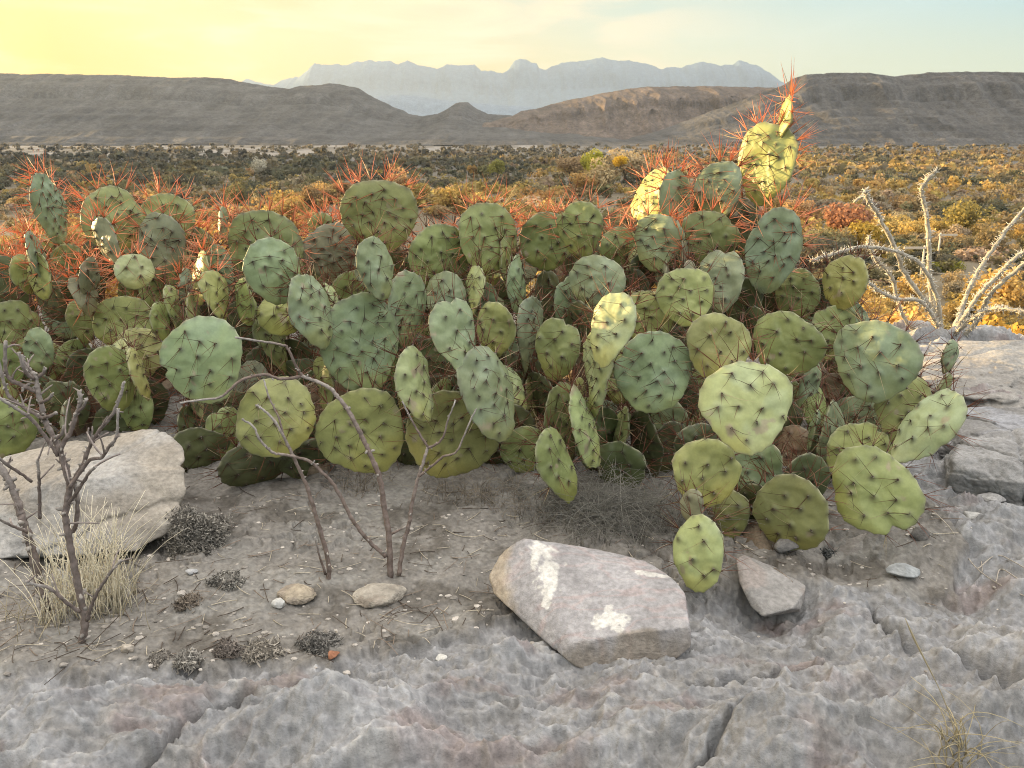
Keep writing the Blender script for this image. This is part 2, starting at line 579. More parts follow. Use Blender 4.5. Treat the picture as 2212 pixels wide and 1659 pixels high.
def build_ground():
    a1 = np.radians(np.linspace(-36.5, 36.5, 1040))
    a0 = np.radians(np.linspace(-180, -36.9, 200)[:-1])
    a2 = np.radians(np.linspace(36.9, 180, 200))
    th = np.concatenate([a0, a1, a2])
    nr1, nr2 = 760, 300
    r1 = 0.35 * (5.2 / 0.35) ** (np.linspace(0, 1, nr1))
    r1 = np.concatenate([np.linspace(0.3, 1.05, 40), np.geomspace(1.055, 5.2, nr1 - 40)])
    deg = np.abs(np.degrees(th))
    rmax = np.interp(deg, [0, 17, 22, 44, 60, 180], [17500, 17500, 4200, 4200, 2200, 1500])
    t = np.linspace(0, 1, nr2 + 1)[1:]
    r2 = 5.2 * (rmax[None, :] / 5.2) ** (t[:, None])
    rr = np.concatenate([np.repeat(r1[:, None], len(th), 1), r2], 0)
    x = rr * np.sin(th)[None, :]
    y = rr * np.cos(th)[None, :]
    z = ground_z(x, y)
    nrow, ncol = rr.shape
    v = np.stack([x, y, z], -1).reshape(-1, 3)
    i = np.arange(nrow - 1)[:, None] * ncol
    j = np.arange(ncol - 1)[None, :]
    q = np.stack([i + j, i + j + 1, i + ncol + j + 1, i + ncol + j], -1).reshape(-1, 4)
    q = q[:, ::-1]
    # colours
    x, y, z = v.T
    sm = soil_mask(x, y)[:, None]
    f1 = fbm(x * 3.2, y * 3.2, 91, 4)[:, None]
    f2 = fbm(x * 7 + 5, y * 11, 92, 4)[:, None]
    f3 = fbm(x * 26, y * 26, 93, 4)[:, None]
    grey = np.array([0.240, 0.238, 0.238])
    rock = grey * (1 + 0.08 * f1) + 0.0
    pink = np.array([0.190, 0.140, 0.125])
    rock = rock + (pink - rock) * 0.55 * sstep(0.10, 0.5, f2)
    tanc = np.array([0.22, 0.20, 0.165])
    rock = rock + (tanc - rock) * 0.25 * sstep(0.12, 0.5, f3 - 0.4 * f1)
    wh = sstep(0.46, 0.56, fbm(x * 19, y * 19, 95, 3))[:, None]
    rock = rock + (np.array([0.36, 0.36, 0.36]) - rock) * 0.2 * wh
    ca, sa = math.cos(0.16), math.sin(0.16)
    wx, wy = x + 0.035 * fbm(x * 7, y * 7, 11, 3), y + 0.035 * fbm(x * 7, y * 7, 12, 3)
    ax, ay = wx * ca + wy * sa, -wx * sa + wy * ca
    cr = sstep(0.30, 0.62, worley(ax / 0.27, ay / 0.105, 41)) * 0.5 + sstep(0.30, 0.6, worley(ax / 0.075 + 3, ay / 0.038 + 9, 42)) * 0.5 + 0.5 * sstep(0.35, 0.6, worley(wx / 0.028, wy / 0.017, 43))
    rock = rock * (0.92 + 0.42 * (cr * (0.5 + vn2(x * 40, y * 40, 94)))[:, None])      # pale worn crests
    soil = np.array([0.172, 0.160, 0.144]) * (1 + 0.25 * f1 + 0.2 * f3)
    crust = sstep(0.08, 0.3, fbm(x * 6, y * 8, 96, 4))[:, None]
    soil = soil + (np.array([0.23, 0.22, 0.20]) - soil) * 0.6 * crust
    dark = sstep(0.18, 0.45, fbm(x * 10, y * 10, 97, 4))[:, None]
    soil = soil + (np.array([0.075, 0.065, 0.053]) - soil) * 0.6 * dark
    fine = fbm(x * 130, y * 130, 89, 3)[:, None]
    rock = rock * (1 + 0.30 * fine)
    soil = soil * (1 + 0.38 * fine)
    c = rock * (1 - sm) + soil * sm
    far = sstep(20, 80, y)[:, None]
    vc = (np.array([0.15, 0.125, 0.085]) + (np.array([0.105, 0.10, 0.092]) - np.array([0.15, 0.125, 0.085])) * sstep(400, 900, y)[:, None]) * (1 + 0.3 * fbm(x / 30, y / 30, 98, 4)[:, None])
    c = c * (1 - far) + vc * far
    sand = sand_mask(x, y)[:, None]
    c = c + (np.array([0.17, 0.165, 0.16]) - c) * sand
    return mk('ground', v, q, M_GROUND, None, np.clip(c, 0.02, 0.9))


ground = tag(build_ground(), None, None, None, 'structure')


# ------------------------------------------------------------------ hills and mountains
def hill(name, pts, D, Db, seed, amp=1.0, colr=(0.12, 0.115, 0.11), nu=420, nv=46, cliff=0.75, back=0.5, zb=-31, rough=0.0, strata=0.0):
    pts = np.array(pts, float)
    px = np.linspace(pts[0, 0], pts[-1, 0], nu)
    py = np.interp(px, pts[:, 0], pts[:, 1])
    if rough:
        py = py + rough * fbm(px / 14, px * 0, seed + 5, 4)
    cr = np.array([P(a, b, D) for a, b in zip(px, py)])
    u = cr[:, 0]
    hz = np.maximum(cr[:, 2] - zb, 1.0)
    rows = []
    vs = np.concatenate([np.linspace(0, 1, nv), 1 + np.linspace(0.15, 1, 10)])
    for v in vs:
        if v <= 1:
            s = v
            zz = np.where(s < cliff, (s / cliff) ** 1.35 * 0.60, 0.60 + 0.40 * np.clip((s - cliff) / (1 - cliff), 0, 1) ** 0.45)
            yy = Db + (D - Db) * (1 - (1 - s) ** 1.05)
            w = math.sin(math.pi * min(v, 1.0)) ** 0.7
            g = (np.abs(fbm(u / (hz.mean() * 0.9), np.full_like(u, v * 1.5), seed, 5)) - 0.25)
            g2 = fbm(u / (hz.mean() * 0.25), np.full_like(u, v * 3), seed + 1, 4)
            yy = yy + w * amp * hz.mean() * (0.9 * g + 0.22 * g2)
            z = zb + hz * zz + w * amp * hz.mean() * 0.06 * g2
            if strata:
                z = z + hz * strata * 0.02 * np.sin(v * 60 + 2 * g2)
        else:
            yy = D + (v - 1) * (D * back * 0.3)
            z = zb + hz * (1 - (v - 1) ** 1.3) - 2 * (v > 1.95)
            yy = np.full_like(u, yy)
        x = u * (yy / D) if False else u
        rows.append(np.stack([x, yy, z], -1))
    v3 = np.array(rows)
    nr = len(vs)
    i = np.arange(nr - 1)[:, None] * nu
    j = np.arange(nu - 1)[None, :]
    q = np.stack([i + j, i + j + 1, i + nu + j + 1, i + nu + j], -1).reshape(-1, 4)
    v3 = v3.reshape(-1, 3)
    hm = hz.mean()
    n1 = fbm(v3[:, 0] / hm / 0.5, v3[:, 2] / hm * 5 + v3[:, 1] / hm, seed + 9, 5)[:, None]
    n2 = fbm(v3[:, 0] / hm / 2.5, v3[:, 2] / hm * 16, seed + 8, 4)[:, None]
    n3 = fbm(v3[:, 0] / hm / 0.12, v3[:, 2] / hm * 2 + v3[:, 1] / hm * 0.5, seed + 7, 4)[:, None]
    c = np.array(colr) * (1 + 0.25 * n1 + 0.22 * n2 + 0.38 * n3)
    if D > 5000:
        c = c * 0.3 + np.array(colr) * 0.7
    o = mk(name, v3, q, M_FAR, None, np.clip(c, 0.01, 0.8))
    return tag(o, None, None, None, 'structure')


CHISOS = [(330, 300), (430, 230), (500, 192), (530, 172), (537, 171), (560, 180), (590, 184), (607, 172), (637, 166), (645, 168), (665, 152), (672, 143),
          (680, 138), (750, 140), (770, 134), (800, 131), (845, 131), (860, 140), (880, 132), (900, 139), (945, 149), (965, 140), (1025, 140), (1040, 152),
          (1085, 157), (1100, 149), (1112, 131), (1121, 127), (1136, 127), (1148, 136), (1160, 138), (1165, 148), (1181, 149), (1216, 136), (1256, 131),
          (1290, 127), (1301, 122), (1316, 129), (1376, 132), (1426, 147), (1440, 148), (1476, 144), (1516, 134), (1556, 141), (1581, 139), (1594, 131), (1600, 131),
          (1636, 142), (1656, 152), (1686, 175), (1740, 205), (1820, 260), (1880, 300)]
hill('mountains', CHISOS, 16500, 13500, 101, 0.5, (0.070, 0.112, 0.150), 900, 40, rough=3.0, zb=-40)  # bluish tone: some of the distance haze put into the rock colour
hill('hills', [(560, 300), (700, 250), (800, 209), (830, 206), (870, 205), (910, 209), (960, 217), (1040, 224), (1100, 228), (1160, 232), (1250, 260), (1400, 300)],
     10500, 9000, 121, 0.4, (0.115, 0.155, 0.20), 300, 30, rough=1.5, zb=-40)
LEFT = [(-560, 150), (-300, 148), (0, 160), (75, 162), (100, 161), (300, 165), (375, 169), (450, 168.5), (500, 173), (590, 189), (635, 193), (645, 188), (655, 186), (695, 185),
        (715, 181), (740, 183), (780, 192), (800, 205), (850, 230), (885, 246), (915, 252), (950, 245), (970, 235), (985, 224), (995, 221), (1012, 221), (1025, 232),
        (1055, 247), (1106, 250), (1200, 262), (1300, 285), (1400, 310)]
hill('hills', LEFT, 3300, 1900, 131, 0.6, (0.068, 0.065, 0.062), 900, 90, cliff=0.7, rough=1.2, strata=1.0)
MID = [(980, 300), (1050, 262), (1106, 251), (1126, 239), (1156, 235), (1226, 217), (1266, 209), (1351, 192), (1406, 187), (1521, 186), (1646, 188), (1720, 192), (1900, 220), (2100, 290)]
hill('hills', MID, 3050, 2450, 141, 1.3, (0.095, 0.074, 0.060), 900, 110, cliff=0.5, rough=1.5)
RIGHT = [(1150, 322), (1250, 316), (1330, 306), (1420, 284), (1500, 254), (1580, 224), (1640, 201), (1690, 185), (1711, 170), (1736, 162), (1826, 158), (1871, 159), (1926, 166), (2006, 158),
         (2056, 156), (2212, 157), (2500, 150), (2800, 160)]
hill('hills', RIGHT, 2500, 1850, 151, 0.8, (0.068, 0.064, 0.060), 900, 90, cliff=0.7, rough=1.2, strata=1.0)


# ------------------------------------------------------------------ valley vegetation
def leafy(n, seed, lumps=5, leaf=0.13, flat=0.8):
    """leaf-clump crown about 1 wide (radius .5) and `flat` tall, standing on z=0; returns verts, quads, shade"""
    g = np.random.default_rng(seed)
    lc = g.normal(0, 1, (lumps, 3)) * np.array([0.20, 0.20, 0.13]) + np.array([0, 0, 0.5])
    lr = g.uniform(0.20, 0.36, lumps)
    k = g.integers(0, lumps, n)
    d = g.normal(0, 1, (n, 3))
    d /= np.linalg.norm(d, axis=1)[:, None]
    rad = lr[k] * g.uniform(0.45, 1.05, n) ** 0.6
    p = lc[k] + d * rad[:, None]
    p[:, 2] = np.maximum(p[:, 2], 0.04) * flat
    nrm = d + g.normal(0, 0.6, (n, 3))
    nrm /= np.linalg.norm(nrm, axis=1)[:, None]
    a = np.cross(nrm, g.normal(0, 1, (n, 3)))
    a /= np.linalg.norm(a, axis=1)[:, None]
    b = np.cross(nrm, a)
    s = leaf * g.uniform(0.5, 1.2, n)[:, None]
    v = np.stack([p - a * s - b * s * 0.7, p + a * s - b * s * 0.6, p + a * s * 0.8 + b * s, p - a * s * 0.9 + b * s * 0.8], 1).reshape(-1, 3)
    q = np.arange(4 * n).reshape(-1, 4)
    c = np.repeat(g.uniform(0.75, 1.25, n), 4)[:, None] * np.ones((1, 3))
    return v, q, c


PAL = {'golden brown': (0.33, 0.235, 0.12), 'olive green': (0.21, 0.18, 0.095), 'dusty tan': (0.31, 0.25, 0.17), 'dark green': (0.125, 0.122, 0.085), 'mustard yellow': (0.42, 0.30, 0.11)}
CROWNS = []
for k in range(7):
    v, q, c = leafy(1500, 500 + k, 7 + k % 4, 0.034, [0.8, 0.95, 0.7, 1.05, 0.85, 0.75, 0.9][k])
    o = mk('crown', v, q, M_LEAF, None, c, False)
    CROWNS.append(o.data)
    bpy.data.objects.remove(o)


def trunk_mesh(seed):
    m = MB()
    g = np.random.default_rng(seed)
    m.tube([(0, 0, -0.06), (0.01, 0, 0.15), (0.03, 0.02, 0.34)], [0.04, 0.03, 0.02], 6)
    for i in range(4):
        a = g.uniform(0, 6.3)
        m.tube([(0.01, 0, 0.12), (0.12 * math.cos(a), 0.12 * math.sin(a), 0.32), (0.24 * math.cos(a), 0.24 * math.sin(a), 0.52)], [0.022, 0.014, 0.006], 5)
    o = m.build('trunk', M_TRUNK)
    d = o.data
    bpy.data.objects.remove(o)
    return d


TRUNKS = [trunk_mesh(s) for s in (1, 2, 3)]


def put_tree(name, x, y, w, h, col, label, cat, group, k, z=None):
    z = float(ground_z(x, y, False)) if z is None else z
    e = empty(name, (x, y, z - 0.05))
    tag(e, label, cat, group)
    for dm, nm in ((TRUNKS[k % 3], 'trunk'), (CROWNS[k % 7], 'crown')):
        o = bpy.data.objects.new(nm, dm)
        COL.objects.link(o)
        o.parent = e
        o.scale = (w, w, h)
        o.rotation_euler = (0, 0, (k * 1.7) % 6.28)
        o.color = (*col, 1)
    return e


COVER = np.array([(-300, 560), (0, 540), (480, 500), (700, 540), (900, 490), (1370, 460), (1600, 440), (1720, 480), (1780, 620), (1960, 735), (2070, 745), (2212, 740), (2500, 740)], float)
g = np.random.default_rng(77)
cand = []
Y = 120.0
while Y < 1700:
    sp = 5.0 + Y * 0.0075
    for x in np.arange(-0.68 * Y, 0.68 * Y, sp):
        xx, yy = x + g.uniform(-.5, .5) * sp * 1.3, Y + g.uniform(-.5, .5) * sp * 1.3
        cand.append((xx, yy, sp))
    Y += sp * 0.95
for _ in range(420):
    cand.append((-38 + 46 * g.normal(), 262 + 34 * g.normal(), 6.0))
for _ in range(60):
    cand.append((g.uniform(-40, 60), g.uniform(150, 215), 6.0))
cand = np.array(cand)
cz = ground_z(cand[:, 0], cand[:, 1], False)
cpx, cpy, _ = proj(cand[:, 0], cand[:, 1], cz + 3.0)
dens = fbm(cand[:, 0] / 45, cand[:, 1] / 60, 210, 3)
keep = (cpx > -120) & (cpx < 2330) & (cpy < np.interp(cpx, COVER[:, 0], COVER[:, 1]) + 170) & (dens > -0.42) & (g.random(len(cand)) > 0.72 * sstep(650, 1500, cand[:, 1])) & (sand_mask(cand[:, 0], cand[:, 1]) < 0.3)
seen = cpy < np.interp(cpx, COVER[:, 0], COVER[:, 1]) + 4
cand, cz, cpx, cpy, seen = cand[keep], cz[keep], cpx[keep], cpy[keep], seen[keep]
names = list(PAL)
hue = 1.25 * fbm(cand[:, 0] / 45, cand[:, 1] / 70, 220, 3) + 0.08 + 0.26 * (g.random(len(cand)) - 0.5)
kind = np.select([hue < -0.28, hue < -0.05, hue < 0.16, hue < 0.34], [3, 1, 0, 2], 4)
mound = np.exp(-((cand[:, 0] + 38) / 50) ** 2 - ((cand[:, 1] - 265) / 48) ** 2) > 0.25
kind = np.where(mound & (g.random(len(cand)) < 0.92), np.where(g.random(len(cand)) < 0.75, 4, 0), kind)
farm = (cand[:, 1] > 480) & (cpx < 1150) & (g.random(len(cand)) < 0.8)
kind = np.where(farm, np.where(g.random(len(cand)) < 0.55, 3, 1), kind)
size = np.clip(g.lognormal(1.45, 0.32, len(cand)), 2.4, 9.0) * np.clip(0.9 + cand[:, 1] / 1500, 0.9, 1.7)
app = size / cand[:, 1] * seen
order = np.argsort(-app)
solo = set(order[:250].tolist())
lab = {'golden brown': 'golden brown mesquite bush in the sunlit scrub of the valley floor', 'olive green': 'olive green bush in the scrub of the valley floor',
       'dusty tan': 'dusty tan leafless bush in the scrub of the valley floor', 'dark green': 'dark green creosote bush in the scrub of the valley floor',
       'mustard yellow': 'mustard yellow bush catching the low sun in the valley scrub'}
scr = MB()
PR = [leafy(110, 900 + k, 5, 0.085, 0.85) for k in range(6)]
PRF = [leafy(22, 950 + k, 3, 0.20, 0.8) for k in range(6)]
for i in range(len(cand)):
    x, y, sp = cand[i]
    nm = names[kind[i]]
    col = np.array(PAL[nm]) * g.uniform(0.75, 1.2) * (1 + 0.12 * (g.random(3) - 0.5))
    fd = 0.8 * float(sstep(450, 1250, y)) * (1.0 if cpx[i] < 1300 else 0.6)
    col = col * (1 - fd) + np.array([0.115, 0.108, 0.092]) * fd  # far scrub greyed: distance haze put into its colour
    w, h = size[i], size[i] * g.uniform(0.75, 1.05)
    if i in solo:
        o = bpy.data.objects.new('bush', CROWNS[i % 7])
        COL.objects.link(o)
        o.location = (x, y, cz[i] - 0.1)
        o.scale = (w, w, h)
        o.rotation_euler = (0, 0, g.uniform(0, 6.28))
        o.color = (*col, 1)
        tag(o, lab[nm], 'bush', nm + ' bushes in the valley')
    else:
        v, q, c = (PR if y < 620 else PRF)[i % 6]
        a = g.uniform(0, 6.28)
        ca, sa = math.cos(a), math.sin(a)
        vv = np.stack([(v[:, 0] * ca - v[:, 1] * sa) * w + x, (v[:, 0] * sa + v[:, 1] * ca) * w + y, v[:, 2] * h + cz[i] - 0.1], -1)
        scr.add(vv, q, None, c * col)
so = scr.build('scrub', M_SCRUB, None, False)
tag(so, 'far scrub covering the valley floor', 'scrub', None, 'stuff')

# single trees one can point to: px, py (crown centre), apparent width, distance, colour, label
for k, (px, py, wpx, Yd, hr, col, nm, label) in enumerate([
    (1838, 455, 88, 235, 0.95, (0.36, 0.185, 0.11), 'tree', 'rust red tree in the valley, the only reddish crown, beside the ocotillo tips'),
    (1860, 505, 80, 222, 0.9, (0.40, 0.28, 0.06), 'tree', 'mustard coloured tree directly below the rust red one'),
    (1945, 545, 95, 200, 0.95, (0.30, 0.22, 0.06), 'tree', 'broad olive gold tree behind the two tallest ocotillo stems'),
    (2085, 465, 75, 260, 0.8, (0.28, 0.23, 0.08), 'tree', 'yellow green tree between the upright and the leaning ocotillo stems'),
    (1283, 345, 46, 520, 1.25, (0.42, 0.40, 0.07), 'tree', 'bright yellow green cottonwood below the cliffs'),
    (1352, 345, 72, 530, 0.95, (0.42, 0.33, 0.20), 'tree', 'large pale tan cottonwood below the cliffs, widest of its stand'),
    (1300, 380, 58, 470, 1.0, (0.46, 0.36, 0.20), 'tree', 'pale gold rounded cottonwood in front of the yellow green one'),
    (1262, 382, 46, 460, 0.9, (0.46, 0.30, 0.12), 'tree', 'small orange gold cottonwood at the foot of the pale gold one'),
    (1340, 347, 30, 500, 0.9, (0.60, 0.40, 0.05), 'tree', 'small clear yellow cottonwood in front of the widest pale one'),
    (1232, 345, 56, 540, 0.9, (0.36, 0.26, 0.15), 'tree', 'dull tan cottonwood just beside the bright yellow green one'),
    (560, 357, 26, 610, 1.1, (0.50, 0.47, 0.38), 'tree', 'lone whitish tree among dark green scrub'),
    (1075, 358, 30, 560, 1.2, (0.28, 0.27, 0.08), 'tree', 'lone light green tree in the dark scrub before the cliffs'),
    (1160, 425, 70, 380, 0.9, (0.42, 0.25, 0.10), 'tree', 'orange brown tree behind the middle of the cactus tops'),
    (1150, 465, 90, 330, 0.7, (0.42, 0.32, 0.22), 'tree', 'wide pinkish tan tree just above the cactus tops'),
    (1745, 445, 60, 250, 1.0, (0.42, 0.27, 0.14), 'tree', 'peach coloured bushy tree beside the tallest cactus pad'),
    (2120, 560, 110, 190, 0.7, (0.38, 0.28, 0.20), 'tree', 'wide dusty pink bare tree behind the leaning ocotillo stems'),
    (2035, 570, 60, 178, 0.8, (0.26, 0.24, 0.05), 'tree', 'low green bush tree near the utility poles'),
]):
    p = P(px, py, Yd)
    w = wpx / F * Yd
    h = w * hr
    put_tree(nm, p[0], p[1], w * 1.15, h * 1.15, col, label, 'tree', None, k, p[2] - h * 0.55)

# bushes on the slope just below the brow
for k, (px, py, wpx, Yd, hr, col, label) in enumerate([
    (2200, 705, 150, 11.0, 0.9, (0.50, 0.31, 0.07), 'bright yellow bush just past the ledge, under the arching ocotillo stem'),
    (2118, 715, 90, 13.0, 0.9, (0.09, 0.10, 0.04), 'dark olive bush just past the ledge between the ocotillo and the yellow bush'),
    (1955, 690, 150, 10.0, 1.0, (0.60, 0.38, 0.14), 'golden straw bush on the slope behind the ocotillo base'),
    (1880, 690, 90, 14.0, 0.8, (0.34, 0.23, 0.07), 'brownish gold bush on the slope behind the cactus edge'),
    (20, 610, 170, 9.0, 0.8, (0.56, 0.34, 0.10), 'golden brush glowing through the gaps behind the leftmost narrow cactus pads'),
    (190, 590, 150, 10.0, 0.8, (0.52, 0.32, 0.09), 'golden brush behind the heart shaped cactus pad on the left'),
    (430, 560, 160, 11.0, 0.8, (0.50, 0.32, 0.09), 'orange gold brush seen between the left cactus and the one with broad pads'),
    (690, 560, 160, 10.0, 0.8, (0.52, 0.33, 0.10), 'golden brush behind the pads beside the large round top pad'),
    (1060, 620, 150, 9.0, 0.8, (0.54, 0.34, 0.10), 'golden brush glimpsed under the round pads at the middle of the cactus top'),
    (1360, 560, 140, 9.5, 0.8, (0.54, 0.33, 0.10), 'golden brush behind the small round pads before the tall cactus'),
]):
    p = P(px, py, Yd)
    w = wpx / F * Yd
    h = w * hr
    put_tree('bush', p[0], p[1], w * 1.2, h * 1.3, col, label, 'bush', None, k, p[2] - h * 0.65)

# utility poles and their lines
for (px, py, L, sx, label) in [(2032, 507, 7.0, 1, 'farther utility pole, its crossarm sunlit above the wires'), (1997, 535, 8.0, -1, 'nearer utility pole, its crossarm reaching behind the tallest ocotillo stem')]:
    Yd = 190 if sx > 0 else 168
    p = P(px, py, Yd)
    zb = float(ground_z(p[0], p[1], False))
    e = tag(empty('utility_pole', (p[0], p[1], zb)), label, 'utility pole')
    m = MB()
    m.tube([(p[0], p[1], zb - 0.5), (p[0], p[1], p[2] + 0.4)], [0.22, 0.17], 8)
    m.build('pole', M_METAL, e)
    w = 3.4 if sx > 0 else 4.0
    x0, x1 = (p[0] - 0.5, p[0] + w) if sx > 0 else (p[0] - w, p[0] + 0.5)
    m = MB()
    b0 = np.array([(x, y, z) for x in (x0, x1) for y in (p[1] - 0.45, p[1] - 0.2) for z in (p[2] - 0.2, p[2] + 0.2)])
    m.add(b0, [[0, 1, 3, 2], [4, 6, 7, 5], [0, 4, 5, 1], [2, 3, 7, 6], [0, 2, 6, 4], [1, 5, 7, 3]])
    m.build('crossarm', M_METAL, e, False)
for py0, py1, label in [(588, 592, 'upper power line crossing the valley behind the ocotillo'), (604, 610, 'lower power line crossing the valley behind the ocotillo')]:
    a, b = P(2000, py0, 165), P(2300, py1, 165)
    t = np.linspace(0, 1, 16)[:, None]
    pts = a * (1 - t) + b * t
    pts[:, 2] -= 0.5 * (4 * t[:, 0] * (1 - t[:, 0]))
    m = MB()
    m.tube(pts, 0.045, 5)
    tag(m.build('power_line', M_METAL), label, 'power line')


# ------------------------------------------------------------------ rocks
def rock(name, pts, label, cat, seed, cols, sub=6, rough=0.012, soft=26, veins=None, kindc=None, chips=0, cracks=0, layer=0.0):
    """a worn, faceted stone: support planes of the hull of `pts`, rounded, roughened"""
    pts = np.array(pts, float)
    bm = bmesh.new()
    for p in pts:
        bm.verts.new(p)
    bmesh.ops.convex_hull(bm, input=bm.verts)
    bm.normal_update()
    cen = pts.mean(0)
    pl = []
    for f in bm.faces:
        n = np.array(f.normal)
        if np.linalg.norm(n) < 0.5:
            continue
        d = float(n @ (np.array(f.verts[0].co) - cen))
        if d < 0:
            n, d = -n, -d
        pl.append((n, max(d, 1e-4)))
    bm.free()
    gch = np.random.default_rng(seed + 77)
    for _ in range(chips):
        n = gch.normal(0, 1, 3)
        n /= np.linalg.norm(n)
        d = float(((pts - cen) @ n).max())
        pl.append((n, d * gch.uniform(0.82, 0.97)))
    Np = np.array([a for a, b in pl])
    Dp = np.array([b for a, b in pl])
    bm = bmesh.new()
    bmesh.ops.create_icosphere(bm, subdivisions=sub, radius=1)
    ds = np.array([v.co[:] for v in bm.verts])
    fs = np.array([[v.index for v in f.verts] for f in bm.faces])
    bm.free()
    ext = pts.max(0) - pts.min(0)
    ds = ds * ext
    ds /= np.linalg.norm(ds, axis=1)[:, None]
    inv = np.maximum(ds @ Np.T, 1e-5) / Dp[None, :]        # 1/r per plane
    r = 1.0 / (np.mean(inv ** soft, axis=1) * len(Dp)) ** (1 / soft)
    p = ds * r[:, None]
    sz = np.linalg.norm(ext)
    q = p / sz
    n1 = fbm3(q[:, 0] * 5, q[:, 1] * 5, q[:, 2] * 5, seed, 4)
    n2 = fbm3(q[:, 0] * 22, q[:, 1] * 22, q[:, 2] * 22, seed + 3, 4)
    n3 = np.abs(fbm3(q[:, 0] * 11, q[:, 1] * 11, q[:, 2] * 11, seed + 6, 3))
    n4 = np.abs(fbm3(q[:, 0] * 4 + 7, q[:, 1] * 4, q[:, 2] * 9, seed + 12, 3))
    crk = np.zeros(len(q))
    for kk in range(cracks):
        cd = gch.normal(0, 1, 3)
        cd[2] = cd[2] * 0.4 if kk % 2 else cd[2] * 3
        cd /= np.linalg.norm(cd)
        dd = np.abs(q @ cd - gch.uniform(-0.16, 0.16) + 0.018 * n1 + 0.010 * n2)
        crk = crk - gch.uniform(1.2, 2.4) * np.exp(-(dd / 0.0055) ** 2)
    hgt = q[:, 2] * 16 + q[:, 0] * 4 + 1.6 * n1
    crk = crk + layer * ((hgt - np.floor(hgt)) - 0.5)
    n5 = fbm3(q[:, 0] * 60, q[:, 1] * 60, q[:, 2] * 60, seed + 15, 3)
    p = p * (1 + rough * (2.2 * n1 + 1.0 * n2 + 0.5 * n5 - 0.35 * np.exp(-(n3 / 0.04) ** 2) + crk))[:, None]
    v = p + cen
    c = np.array(cols[0]) * (1 + 0.22 * n1 + 0.16 * n2)[:, None]
    if len(cols) > 1:
        c = c + (np.array(cols[1]) - c) * (sstep(0.02, 0.3, fbm3(q[:, 0] * 4 + 3, q[:, 1] * 4, q[:, 2] * 7, seed + 8, 4)) * 0.8)[:, None]
    if veins:
        c = veins(v, q, c, n1, n2)
    o = mk(name, v, fs, M_ROCK, None, np.clip(c, 0.02, 0.9))
    return tag(o, label, cat, None, kindc)


def PP(l):
    return [P(*a) for a in l]


# the pale slab in the foreground
slab_pts = PP([(1140, 1166, 1.74), (1290, 1190, 1.73), (1390, 1215, 1.68), (1452, 1256, 1.60), (1517, 1352, 1.49), (1507, 1408, 1.47), (1480, 1428, 1.46),
               (1395, 1428, 1.455), (1262, 1445, 1.45), (1228, 1420, 1.455), (1236, 1385, 1.47), (1375, 1375, 1.455), (1502, 1345, 1.475),
               (1068, 1248, 1.70), (1098, 1190, 1.75), (1080, 1285, 1.665), (1180, 1378, 1.53), (1185, 1250, 1.655)])
bt = slab_pts[0].copy(); bt[2] = 0.015; bt[1] += 0.01
bt2 = slab_pts[3].copy(); bt2[2] = 0.012; bt2[1] += 0.02


def slab_col(v, q, c, n1, n2):
    top = np.array([0.30, 0.288, 0.288])
    px, py, _ = proj(v[:, 0], v[:, 1], v[:, 2])
    # real markings of the stone, in its own plane (x along, y across)
    x, y = v[:, 0], v[:, 1]
    f = fbm(x * 28, y * 28, 5, 4)
    f2 = fbm(x * 70, y * 70, 6, 3)
    face = v[:, 2] > 0.045 - 0.25 * (y - 1.46) * 0
    pk = np.abs(fbm(x * 7 + 2 * y, y * 18, 8, 3))
    c = top * (1 + 0.16 * n1 + 0.10 * n2)[:, None]
    c = c + (np.array([0.36, 0.28, 0.265]) - c) * (0.5 * np.exp(-(pk / 0.05) ** 2))[:, None]
    a, b = P(1320, 1350, 1.50), P(1190, 1270, 1.63)
    a2, b2 = P(1405, 1250, 1.62), P(1160, 1215, 1.70)
    w = np.zeros(len(v))
    for (cc, rx, ry) in ((a, .028, .026), (b, .024, .055), (a2, .035, .012), (b2, .012, .03)):
        dd = np.hypot((x - cc[0]) / rx, (y - cc[1]) / ry)
        w = np.maximum(w, sstep(1.15, 0.85, dd + 0.9 * f + 0.8 * f2))
    c = c + (np.array([0.56, 0.54, 0.50]) - c) * (0.9 * w)[:, None]
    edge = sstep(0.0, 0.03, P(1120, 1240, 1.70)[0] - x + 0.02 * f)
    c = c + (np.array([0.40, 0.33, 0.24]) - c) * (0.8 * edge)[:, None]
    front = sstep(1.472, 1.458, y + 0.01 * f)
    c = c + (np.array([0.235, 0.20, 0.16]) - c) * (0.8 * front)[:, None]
    return c


slab_pts = slab_pts + [bt, bt2]
slab_c = np.mean(slab_pts, axis=0)
slab_pts = [slab_c + (p - slab_c) * np.array([1.07, 1.04, 1.05]) for p in slab_pts]
rock('rock', slab_pts, 'pale mauve and white slab lying tilted on the grey bedrock before the cactus', 'rock', 301, [(0.37, 0.35, 0.35)], 7, 0.010, 70, slab_col, chips=3, cracks=1, layer=0.3)

